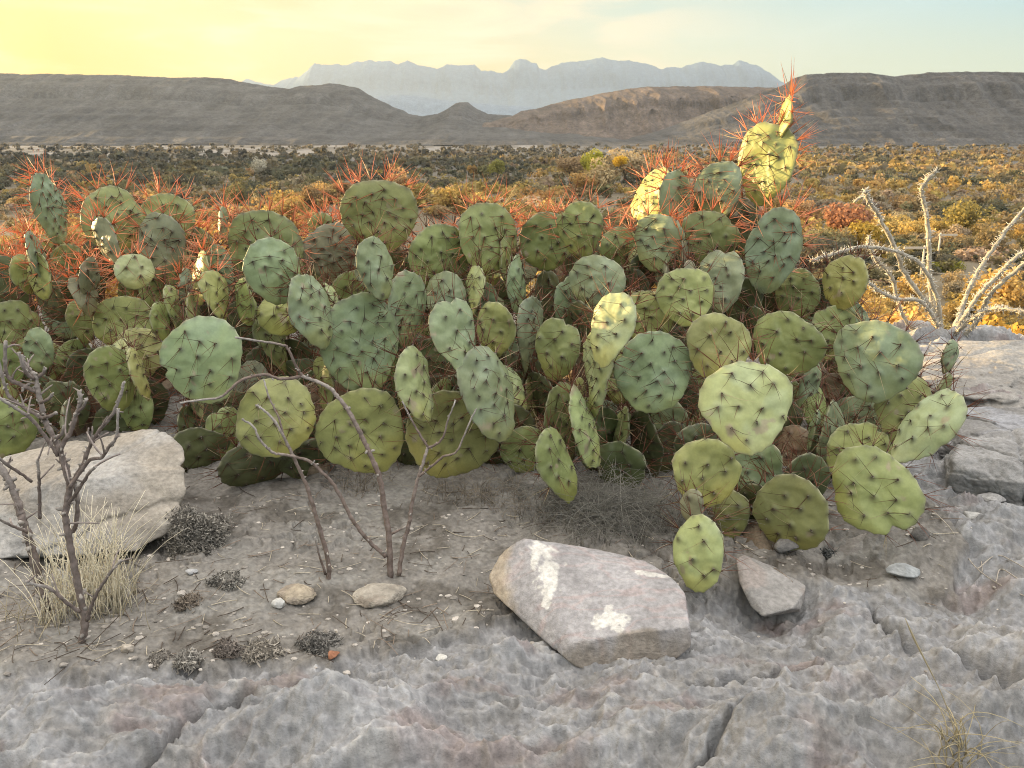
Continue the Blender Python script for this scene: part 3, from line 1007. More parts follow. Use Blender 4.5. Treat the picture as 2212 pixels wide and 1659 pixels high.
rock('rock', [p + np.array([0, -0.02, 0.022]) for p in PP([(1583, 1216, 1.78), (1600, 1208, 1.83), (1680, 1240, 1.80), (1732, 1275, 1.72), (1728, 1305, 1.68), (1715, 1335, 1.64), (1640, 1345, 1.62), (1615, 1322, 1.66), (1590, 1268, 1.72), (1700, 1250, 1.82), (1640, 1300, 1.86), (1725, 1320, 1.78)])],
     'grey triangular stone with a pale edge under the lowest small cactus pad', 'rock', 311, [(0.24, 0.228, 0.215), (0.30, 0.26, 0.235)], 6, 0.010, 120, chips=5)
rock('rock', PP([(1755, 1190, 1.92), (1800, 1165, 1.95), (1880, 1150, 1.92), (1890, 1170, 1.9), (1870, 1215, 1.86), (1800, 1225, 1.85), (1765, 1218, 1.88), (1830, 1190, 2.1)]),
     'brownish blocky stone half under the large right-hand cactus pads', 'rock', 312, [(0.21, 0.19, 0.17), (0.28, 0.26, 0.235)], 6, 0.012, 100, chips=6)
rock('boulder', PP([(-160, 1080, 2.15), (-40, 1000, 2.25), (30, 985, 2.2), (150, 955, 2.28), (245, 945, 2.25), (322, 926, 2.22), (352, 935, 2.18), (392, 968, 2.12), (400, 1010, 2.05), (396, 1075, 1.99),
                    (380, 1140, 1.95), (330, 1165, 1.92), (240, 1030, 1.98), (225, 1140, 1.90), (295, 1192, 1.885), (200, 1208, 1.87), (60, 1222, 1.86), (-20, 1240, 1.84), (-160, 1240, 1.86), (70, 1050, 1.96),
                    (-100, 1150, 2.7), (300, 1080, 2.6)]),
     'large pale limestone boulder behind the bare knobbly shrub', 'boulder', 321, [(0.285, 0.255, 0.215), (0.345, 0.335, 0.32)], 7, 0.024, 200, chips=9, cracks=5, layer=0.7)
for (l, s, label) in [
    ([(460, 1090, 2.3), (520, 1045, 2.42), (600, 1040, 2.45), (640, 1075, 2.4), (655, 1120, 2.25), (600, 1150, 2.12), (500, 1150, 2.1), (450, 1130, 2.2), (560, 1120, 2.8)], 331, 'low grey ledge stone between the boulder and the bare stems'),
    ([(835, 1112, 2.2), (880, 1105, 2.22), (945, 1118, 2.2), (948, 1135, 2.12), (900, 1148, 2.07), (830, 1140, 2.1), (880, 1130, 2.4)], 332, 'thin flat flake of grey rock behind the forked bare stem'),
    ([(2020, 1185, 1.95), (2060, 1200, 1.9), (2090, 1240, 1.85), (2075, 1275, 1.78), (2030, 1240, 1.83), (2000, 1200, 1.92), (2050, 1230, 2.1)], 333, 'dark angular rock block in the soil hollow on the right'),
    ([(895, 1045, 2.5), (960, 1030, 2.55), (1050, 1050, 2.5), (1060, 1090, 2.35), (980, 1110, 2.25), (900, 1090, 2.3), (980, 1080, 2.8)], 334, 'grey rock block in shade under the biggest yellow green pads'),
]:
    rock('rock', PP(l), label, 'rock', s, [(0.22, 0.212, 0.20), (0.28, 0.26, 0.235)], 6, 0.02, 60, chips=10)
for (l, s, label, cc) in [
    ([(1900, 800, 4.1), (1990, 745, 4.2), (2080, 735, 4.2), (2212, 735, 4.15), (2380, 750, 4.1), (2400, 860, 3.4), (2212, 885, 3.25), (2110, 870, 3.3), (2040, 850, 3.4), (1930, 850, 3.6), (2200, 840, 4.8)], 341, 'rough grey brown rock ledge at the brow, topmost of the stepped ledges', [(0.235, 0.22, 0.20), (0.29, 0.275, 0.25)]),
    ([(2040, 900, 3.15), (2070, 876, 3.2), (2140, 874, 3.2), (2212, 878, 3.18), (2330, 890, 3.1), (2340, 950, 2.8), (2212, 945, 2.82), (2100, 940, 2.85), (2030, 935, 2.9), (2150, 920, 3.6)], 342, 'pale bluish rock step below the topmost ledge, middle of the stepped ledges', [(0.25, 0.25, 0.26), (0.19, 0.18, 0.165)]),
    ([(2040, 985, 2.65), (2080, 945, 2.75), (2150, 928, 2.78), (2212, 922, 2.78), (2340, 925, 2.75), (2350, 1040, 2.3), (2212, 1010, 2.4), (2120, 1005, 2.45), (2060, 1000, 2.5), (2180, 980, 3.2)], 343, 'rounded grey rock hump with a sunlit crest, lowest of the stepped ledges', [(0.255, 0.248, 0.24), (0.30, 0.28, 0.255)]),
    ([(1770, 900, 3.3), (1830, 835, 3.5), (1900, 815, 3.5), (1960, 850, 3.3), (1960, 930, 2.9), (1850, 950, 2.85), (1780, 940, 3.0), (1870, 900, 3.9)], 344, 'pale weathered rock glimpsed between the right-hand cactus pads', [(0.26, 0.24, 0.22), (0.20, 0.18, 0.165)]),
]:
    lp = [P(a, b, c * 0.875) for a, b, c in l]
    lp = lp + [np.array([p[0], p[1] + 0.05, -0.14]) for p in lp]
    rock('rock_ledge', lp, label, 'rock ledge', s, cc, 7, 0.040, 60, chips=14, cracks=7, layer=1.0)


def gz1(x, y):
    return float(ground_z(np.array([x]), np.array([y]))[0])


def Gs(px, py):
    """pixel to the real ground surface"""
    z = 0.0
    for _ in range(6):
        p = G(px, py, z)
        z = gz1(p[0], p[1])
    return G(px, py, z)


# small loose stones
STONES = [(950, 1423, 34, 'white chip of stone lying on the bare grey rock', (0.55, 0.54, 0.5), 0.35), (602, 1310, 34, 'small white stone beside the cracked soil cake', (0.50, 0.49, 0.46), 0.7),
          (413, 1238, 30, 'flat grey chip before the shaded boulder corner', (0.36, 0.36, 0.36), 0.4), (276, 1408, 30, 'round beige stone at the edge of the soil in front of the shrub', (0.42, 0.37, 0.31), 0.8),
          (360, 1438, 24, 'small chalk white stone on the soil edge next to a dried moss ball', (0.6, 0.6, 0.58), 0.5), (2100, 1118, 46, 'pale flat stone on the smooth right-hand rock', (0.40, 0.39, 0.37), 0.4),
          (2175, 1100, 36, 'grey flat stone at the right rim of the smooth rock', (0.36, 0.36, 0.35), 0.4), (1950, 1240, 70, 'flat blue grey stone in the soil hollow on the right', (0.27, 0.28, 0.28), 0.35),
          (1985, 1165, 40, 'dark rounded stone at the edge of the hollow on the right', (0.13, 0.12, 0.11), 0.9), (2140, 1080, 60, 'broad flat slab chip high on the smooth right-hand rock', (0.35, 0.34, 0.33), 0.3),
          (1700, 1190, 60, 'dark grey stone wedged under the lowest right-hand pads', (0.2, 0.19, 0.18), 0.6), (720, 1420, 36, 'russet stone flake beside the black moss ball', (0.26, 0.12, 0.07), 0.5)]
for k, (px, py, w, label, col, fl) in enumerate(STONES):
    p = Gs(px, py)
    s = w / F * np.linalg.norm(p - [0, 0, CAM_H]) * 0.5
    gg = np.random.default_rng(600 + k)
    d = gg.normal(0, 1, (14, 3))
    d /= np.linalg.norm(d, axis=1)[:, None]
    pts = d * np.array([s, s * 0.8, s * fl]) + p + [0, 0, s * fl * 0.55]
    rock('stone', pts, label, 'stone', 610 + k, [col], 4, 0.03, 24)
# scattered pebbles nobody would count
pb = MB()
bm = bmesh.new()
bmesh.ops.create_icosphere(bm, subdivisions=1, radius=1)
iv = np.array([v.co[:] for v in bm.verts])
itf = np.array([[v.index for v in f.verts] for f in bm.faces])
bm.free()
gg = np.random.default_rng(55)
n = 1200
pxs, pys = gg.uniform(-150, 2350, n), gg.uniform(1060, 1460, n)
gp = np.array([G(a, b) for a, b in zip(pxs, pys)])
ok = (soil_mask(gp[:, 0], gp[:, 1]) > 0.6) | (gg.random(n) < 0.12)
gp = gp[ok]
gp[:, 2] = ground_z(gp[:, 0], gp[:, 1])
for p in gp:
    s = np.exp(gg.normal(-5.75, 0.45))
    jj = iv * (1 + 0.5 * (gg.random(iv.shape) - 0.5))
    pb.add(jj * s * np.array([1.2, 1.0, 0.6]) + p, None, itf, np.array([0.34, 0.31, 0.275]) * gg.uniform(0.55, 1.5))
tag(pb.build('pebbles', M_ROCK, None, False), 'loose gravel and crumbs of soil strewn about', 'gravel', None, 'stuff')


# ------------------------------------------------------------------ prickly pears
GREENS = {'b': (0.205, 0.248, 0.130), 'g': (0.208, 0.236, 0.086), 'y': (0.270, 0.282, 0.098), 'l': (0.315, 0.345, 0.155), 'd': (0.085, 0.096, 0.040), 's': (0.222, 0.235, 0.145), 'lb': (0.262, 0.318, 0.165), 'x': (0.19, 0.14, 0.085)}  # d: extra dark green, thicket shade put into the pad colour
PAD_COUNT = [0]


def pad(px, py, w, h, roll, Y, tint, parent, yaw=0, tilt=0, scar=0, dens=1.0, spl=1.0, fixed=False):
    """one cactus pad: pixel centre and apparent size fix where it stands, its real size and how far it is turned"""
    k = PAD_COUNT[0]
    PAD_COUNT[0] += 1
    gp_ = np.random.default_rng(1000 + k)
    c = P(px, py, Y)
    # rest on the ground rather than sink into it
    for _ in range(8):
        d = ray(px, py)
        sc = (Y / d[1]) / F
        bot = c[2] - 0.5 * sc * (h * abs(math.cos(R(roll))) + w * abs(math.sin(R(roll)))) * 0.97
        if bot < gz1(c[0], c[1]) - 0.012 and not fixed:
            Y -= 0.05
            c = P(px, py, Y)
        else:
            break
    H = h * sc * 1.04
    Wa = w * sc * 1.04
    W = max(Wa / math.cos(R(yaw)), 0.66 * H) if abs(yaw) > 1 else max(Wa, 0.66 * H)
    T = 0.0105 + 0.022 * min(W, 0.22)
    if yaw == 0:
        s = 1 if (k * 7919) % 2 else -1
        ratio = max(0.08, (Wa - 0.6 * T) / W)
        yaw = s * math.degrees(math.acos(min(1, ratio)))
        if abs(yaw) < 12:
            yaw = gp_.uniform(-14, 14)
    elif abs(yaw) == 1:
        ratio = max(0.08, (Wa - 0.6 * T) / W)
        yaw = yaw * math.degrees(math.acos(min(1, ratio)))
    if tilt == 0:
        tilt = {'l': 26, 'lb': 20, 'y': 12, 'd': -8}.get(tint, 4) + gp_.uniform(-5, 5)
    H = H / max(0.8, math.cos(R(tilt) - PITCH * 0.6))
    # frame: w up along the pad, u across, n facing the camera
    view = np.array([c[0], c[1], 0.0])
    view /= np.linalg.norm(view)
    n = -view
    up = np.array([0, 0, 1.0])
    u = np.cross(up, n)

    def rot(v, ax, a):
        ax = ax / np.linalg.norm(ax)
        return v * math.cos(a) + np.cross(ax, v) * math.sin(a) + ax * (ax @ v) * (1 - math.cos(a))
    ra = -R(roll)
    vw = n
    up2, u2 = rot(up, vw, -ra * -1), rot(u, vw, -ra * -1)
    n2 = rot(n, up2, R(yaw))
    u2 = rot(u2, up2, R(yaw))
    n2, up2 = rot(n2, u2, -R(tilt)), rot(up2, u2, -R(tilt))
    B = np.stack([u2, up2, n2])           # rows: local axes
    # outline
    NA, = (84,)
    th = np.arange(NA) / NA * 2 * np.pi
    sx, sz = np.sin(th), np.cos(th)        # z up
    p1, p2, p3 = gp_.uniform(0, 6.28, 3)
    nb = max(0.0, min(0.30, 0.22 + 0.08 * (H / W - 1.2))) * gp_.uniform(0.6, 1.5)
    width = (W / 2) * (1 + nb * 0.35 + nb * sz - nb * 0.35 * (sz > 0) * sz)
    e = 1 + 0.030 * np.sin(2 * th + p1) + 0.028 * np.sin(3 * th + p2) + 0.014 * np.sin(5 * th + p3) + 0.008 * np.sin(9 * th + p1 * 3)
    # rim areoles: little notches and bumps along the upper edge
    per = math.pi * (W + H) / 2
    nrim = max(9, int(per / 0.030))
    rim_t = (np.arange(nrim) + gp_.uniform(-.22, .22, nrim)) / nrim * 2 * np.pi
    scal = np.zeros(NA)
    for a in rim_t:
        dth = (th - a + np.pi) % (2 * np.pi) - np.pi
        scal += np.exp(-(dth / 0.075) ** 2)
    e = e * (1 + 0.030 * np.minimum(scal, 1.2) - 0.015)
    for _ in range(int(gp_.random() < 0.35) + int(gp_.random() < 0.15)):
        a0, w0 = gp_.uniform(-2.2, 2.2), gp_.uniform(0.08, 0.22)
        e = e * (1 - gp_.uniform(0.04, 0.12) * np.exp(-(((th - a0 + np.pi) % (2 * np.pi) - np.pi) / w0) ** 2))
    ox, oz = width * sx * e, (H / 2) * sz * e
    rings = np.concatenate([np.linspace(0.0, 0.9, 19)[1:], [0.945, 0.975, 0.993]])
    bend = gp_.uniform(-1, 1) * 0.26 / max(W, 0.05)
    bend2 = gp_.uniform(-1, 1) * 0.14 / max(W, 0.05)

    def surf(X, Z):
        q1 = gp_seed
        return bend * X * X + bend2 * X * Z * 2 + 0.0085 * fbm(X * 14 + q1, Z * 14, 700, 2) + 0.0026 * fbm(X * 45 + q1, Z * 45, 701, 2)
    gp_seed = gp_.uniform(0, 90)
    # face areoles on a diagonal lattice
    sp = gp_.uniform(0.044, 0.054)
    ar = []
    jx, jz = gp_.uniform(-.5, .5, 2)
    for a in range(-9, 10):
        for b in range(-9, 10):
            X = (a + 0.5 * (b % 2) + jx) * sp * 1.05 + gp_.uniform(-.2, .2) * sp
            Z = (b + jz) * sp * 0.72 + gp_.uniform(-.2, .2) * sp
            tt = math.atan2(X / (W / 2), Z / (H / 2))
            i = int((tt % (2 * np.pi)) / (2 * np.pi) * NA) % NA
            if math.hypot(X, Z) < 0.86 * math.hypot(ox[i], oz[i]) and Z > -0.44 * H:
                ar.append((X, Z))
    ar = np.array(ar) if ar else np.zeros((0, 2))
    mb = MB()
    base = np.array(GREENS[tint]) * gp_.uniform(0.86, 1.14) * (1 + 0.10 * (gp_.random(3) - 0.5))
    sides = []
    for side in (1, -1):
        X = np.concatenate([[0.0], (rings[:, None] * ox[None, :]).ravel()])
        Z = np.concatenate([[0.0], (rings[:, None] * oz[None, :]).ravel()])
        rr = np.concatenate([[0.0], np.repeat(rings, NA)])
        th_ = T * np.sqrt(np.maximum(1 - rr ** 3.2, 0)) * (0.62 + 0.38 * np.sqrt(np.maximum(1 - rr ** 2, 0)))
        halo = np.zeros(len(X))
        hb = np.zeros(len(X))
        for (a, b) in ar:
            d2 = (X - a) ** 2 + (Z - b) ** 2
            hb = hb + np.exp(-d2 / 0.0065 ** 2)
            d2h = (X - a) ** 2 + (Z - b + 0.0035) ** 2 / 1.5
            halo = np.maximum(halo, np.exp(-d2h / 0.0085 ** 2))
        th_ = th_ + 0.0042 * np.minimum(hb, 1.2)
        S = surf(X, Z)
        L = np.stack([X, Z, S + side * th_], -1)
        sides.append((L, halo, X, Z, rr))
    rimL = np.stack([ox, oz, surf(ox, oz)], -1)
    nv = len(sides[0][0])
    V = np.concatenate([sides[0][0], sides[1][0], rimL])
    NR = len(rings)
    j = np.arange(NA)
    k1 = (j + 1) % NA
    qs, ts = [], []
    for si, off in ((0, 0), (1, nv)):
        tri = np.stack([np.full(NA, off), off + 1 + j, off + 1 + k1], -1)
        i = np.arange(NR - 1)[:, None] * NA + 1 + off
        q = np.stack([i + j, i + NA + j, i + NA + k1, i + k1], -1).reshape(-1, 4)
        o0 = off + 1 + (NR - 1) * NA
        q2 = np.stack([o0 + j, 2 * nv + j, 2 * nv + k1, o0 + k1], -1)
        q = np.concatenate([q, q2])
        if si == 0:
            tri, q = tri[:, ::-1], q[:, ::-1]
        qs.append(q)
        ts.append(tri)
    # pigment
    halo = np.concatenate([sides[0][1], sides[1][1], np.zeros(NA)])
    X, Z = np.concatenate([sides[0][2], sides[1][2], ox]), np.concatenate([sides[0][3], sides[1][3], oz])
    rr = np.concatenate([sides[0][4], sides[1][4], np.ones(NA)])
    rimh = np.concatenate([np.tile(scal, NR + 0), ]) if False else None
    ang = np.arctan2(X / (W / 2), Z / (H / 2))
    rs = np.interp(ang % (2 * np.pi), np.append(th, 2 * np.pi), np.append(scal, scal[0]))
    halo = np.maximum(halo * 0.9, np.minimum(rs, 1) * sstep(0.86, 1.0, rr) * sstep(-0.45, 0.3, Z / H * 2))
    f = fbm(X * 14 + gp_seed, Z * 14, 710, 3)
    f2 = fbm(X * 55 + gp_seed, Z * 55, 711, 3)
    cc = base[None, :] * (1 + 0.20 * f + 0.10 * f2)[:, None]
    cc = cc + (base * np.array([1.35, 1.12, 0.75]) - cc) * (0.55 * sstep(-0.1, -0.95, Z / H * 2 + 0.4 * f))[:, None]
    if tint in ('b', 'lb', 'l'):
        cc = cc + (np.array([0.27, 0.34, 0.27]) - cc) * (0.28 * sstep(-0.1, 0.5, f + 0.3 * f2))[:, None]     # waxy bloom
    cc = cc + (np.array([0.050, 0.035, 0.038]) - cc) * (0.74 * halo ** 1.3)[:, None]
    sc0 = max(0.0, gp_.normal(-0.02, 0.09))
    # corky old patches
    ck = sstep(0.34, 0.46, fbm(X * 26 + gp_seed * 3, Z * 26, 712, 3) - 0.25 + scar + sc0)
    cc = cc + (np.array([0.30, 0.245, 0.17]) - cc) * (0.75 * ck)[:, None]
    rimc = sstep(0.955, 1.0, rr) * 0.55
    cc = cc + (np.array([0.34, 0.32, 0.22]) - cc) * rimc[:, None] * (1 - np.minimum(rs, 1))[:, None]
    Wv = V @ B + c
    mb.add(Wv, np.concatenate(qs), np.concatenate(ts), np.clip(cc, 0.01, 0.8))
    po = mb.build('pad', M_PAD, parent)

    # spines and areoles
    sm = MB()
    bA, dA, LA, cA, rA = [], [], [], [], []
    arL, arN = [], []
    for side in (1, -1):
        if len(ar):
            S = surf(ar[:, 0], ar[:, 1])
            rho = np.hypot(ar[:, 0] / (W / 2), ar[:, 1] / (H / 2)).clip(0, 0.97)
            th_ = T * np.sqrt(1 - rho ** 3.2) * (0.62 + 0.38 * np.sqrt(1 - rho ** 2)) + 0.0040
            Lp = np.stack([ar[:, 0], ar[:, 1], S + side * th_], -1)
            for p in Lp:
                arL.append(p)
                arN.append((0, 0, side))
                if gp_.random() < (0.7 if p[1] < -0.30 * H else 0.10):
                    continue
                ns = 1 + (gp_.random() < 0.85 * dens) + (gp_.random() < 0.6 * dens) + (gp_.random() < 0.2 * dens)
                if side < 0:
                    ns = min(ns, 2)
                for _ in range(ns):
                    a = gp_.normal(-1.0, 1.3)
                    rad = gp_.uniform(0.55, 1.5)
                    dA.append((rad * math.sin(a) * 1.15, rad * -math.cos(a) * 0.8 - 0.15 + gp_.uniform(-.2, .2), side * gp_.uniform(0.25, 0.8)))
                    bA.append(p)
                    LA.append(gp_.uniform(0.022, 0.082) * spl)
                    cA.append(0)
    for a in rim_t:
        i = int((a % (2 * np.pi)) / (2 * np.pi) * NA) % NA
        top = math.cos(a)
        if top < -0.55:
            continue
        p = rimL[i]
        out = np.array([sx[i] * H, sz[i] * W, 0])
        out /= np.linalg.norm(out)
        arL.append(p)
        arN.append(tuple(out))
        ns = int(gp_.integers(1, 4) + (top > 0.1) * gp_.integers(1, 4) * dens + (gp_.random() < 0.5))
        for _ in range(ns):
            d = out * 1.0 + gp_.normal(0, 0.50, 3) * np.array([1, 0.8, 1.1])
            bA.append(p)
            dA.append(d)
            LA.append(gp_.uniform(0.040, 0.105) * spl * (0.75 + 0.35 * max(top, 0)))
            cA.append(1)
    bA, dA, LA, cA = np.array(bA), np.array(dA, float), np.array(LA), np.array(cA)
    if len(bA):
        nS = len(bA)
        mixv = np.clip(gp_.normal(0.22, 0.22, nS) + (0.38 + 0.35 * (spl > 1)) * cA, 0, 1)[:, None]
        col = np.array([0.045, 0.022, 0.014]) * (1 - mixv) + (np.array([0.74, 0.31, 0.16]) if spl > 1 else np.array([0.27, 0.105, 0.06])) * mixv  # hi pads: brighter orange, low sunlight put into the spine colour
        pale = (gp_.random(nS) < 0.10)[:, None]
        col = np.where(pale, np.array([0.42, 0.34, 0.20]), col)
        bend3 = gp_.normal(0, 0.05, (nS, 3))
        sm.spikes(bA @ B + c, dA @ B, LA, (gp_.uniform(0.00060, 0.00090, nS) + 0.00028 * cA) * (Y / 2.4) ** 0.7 * spl ** 2, col, bend3)
    # areole tufts: tiny stubby bristles
    arL, arN = np.array(arL), np.array(arN, float)
    if len(arL):
        rep = 5
        bb = np.repeat(arL, rep, 0) + gp_.normal(0, 0.0010, (len(arL) * rep, 3))
        dd = np.repeat(arN, rep, 0) + gp_.normal(0, 0.7, (len(arL) * rep, 3))
        cb = np.where(gp_.random((len(bb), 1)) < 0.45, np.array([[0.32, 0.28, 0.23]]), np.array([[0.10, 0.065, 0.048]]))
        sm.spikes(bb @ B + c, dd @ B, gp_.uniform(0.003, 0.006, len(bb)), 0.0013, cb)
    so_ = sm.build('spines', M_SPINE, po, False)
    so_.matrix_parent_inverse = Matrix.Identity(4)
    so_['kind'] = 'stuff'
    po.matrix_parent_inverse = Matrix.Translation(-Vector(parent.location))
    so_.matrix_parent_inverse = po.matrix_parent_inverse.inverted() @ Matrix.Translation(-Vector(parent.location))
    return c, H, up2


def YY(d):
    return 1.70 + (d - 1.85) * 1.8


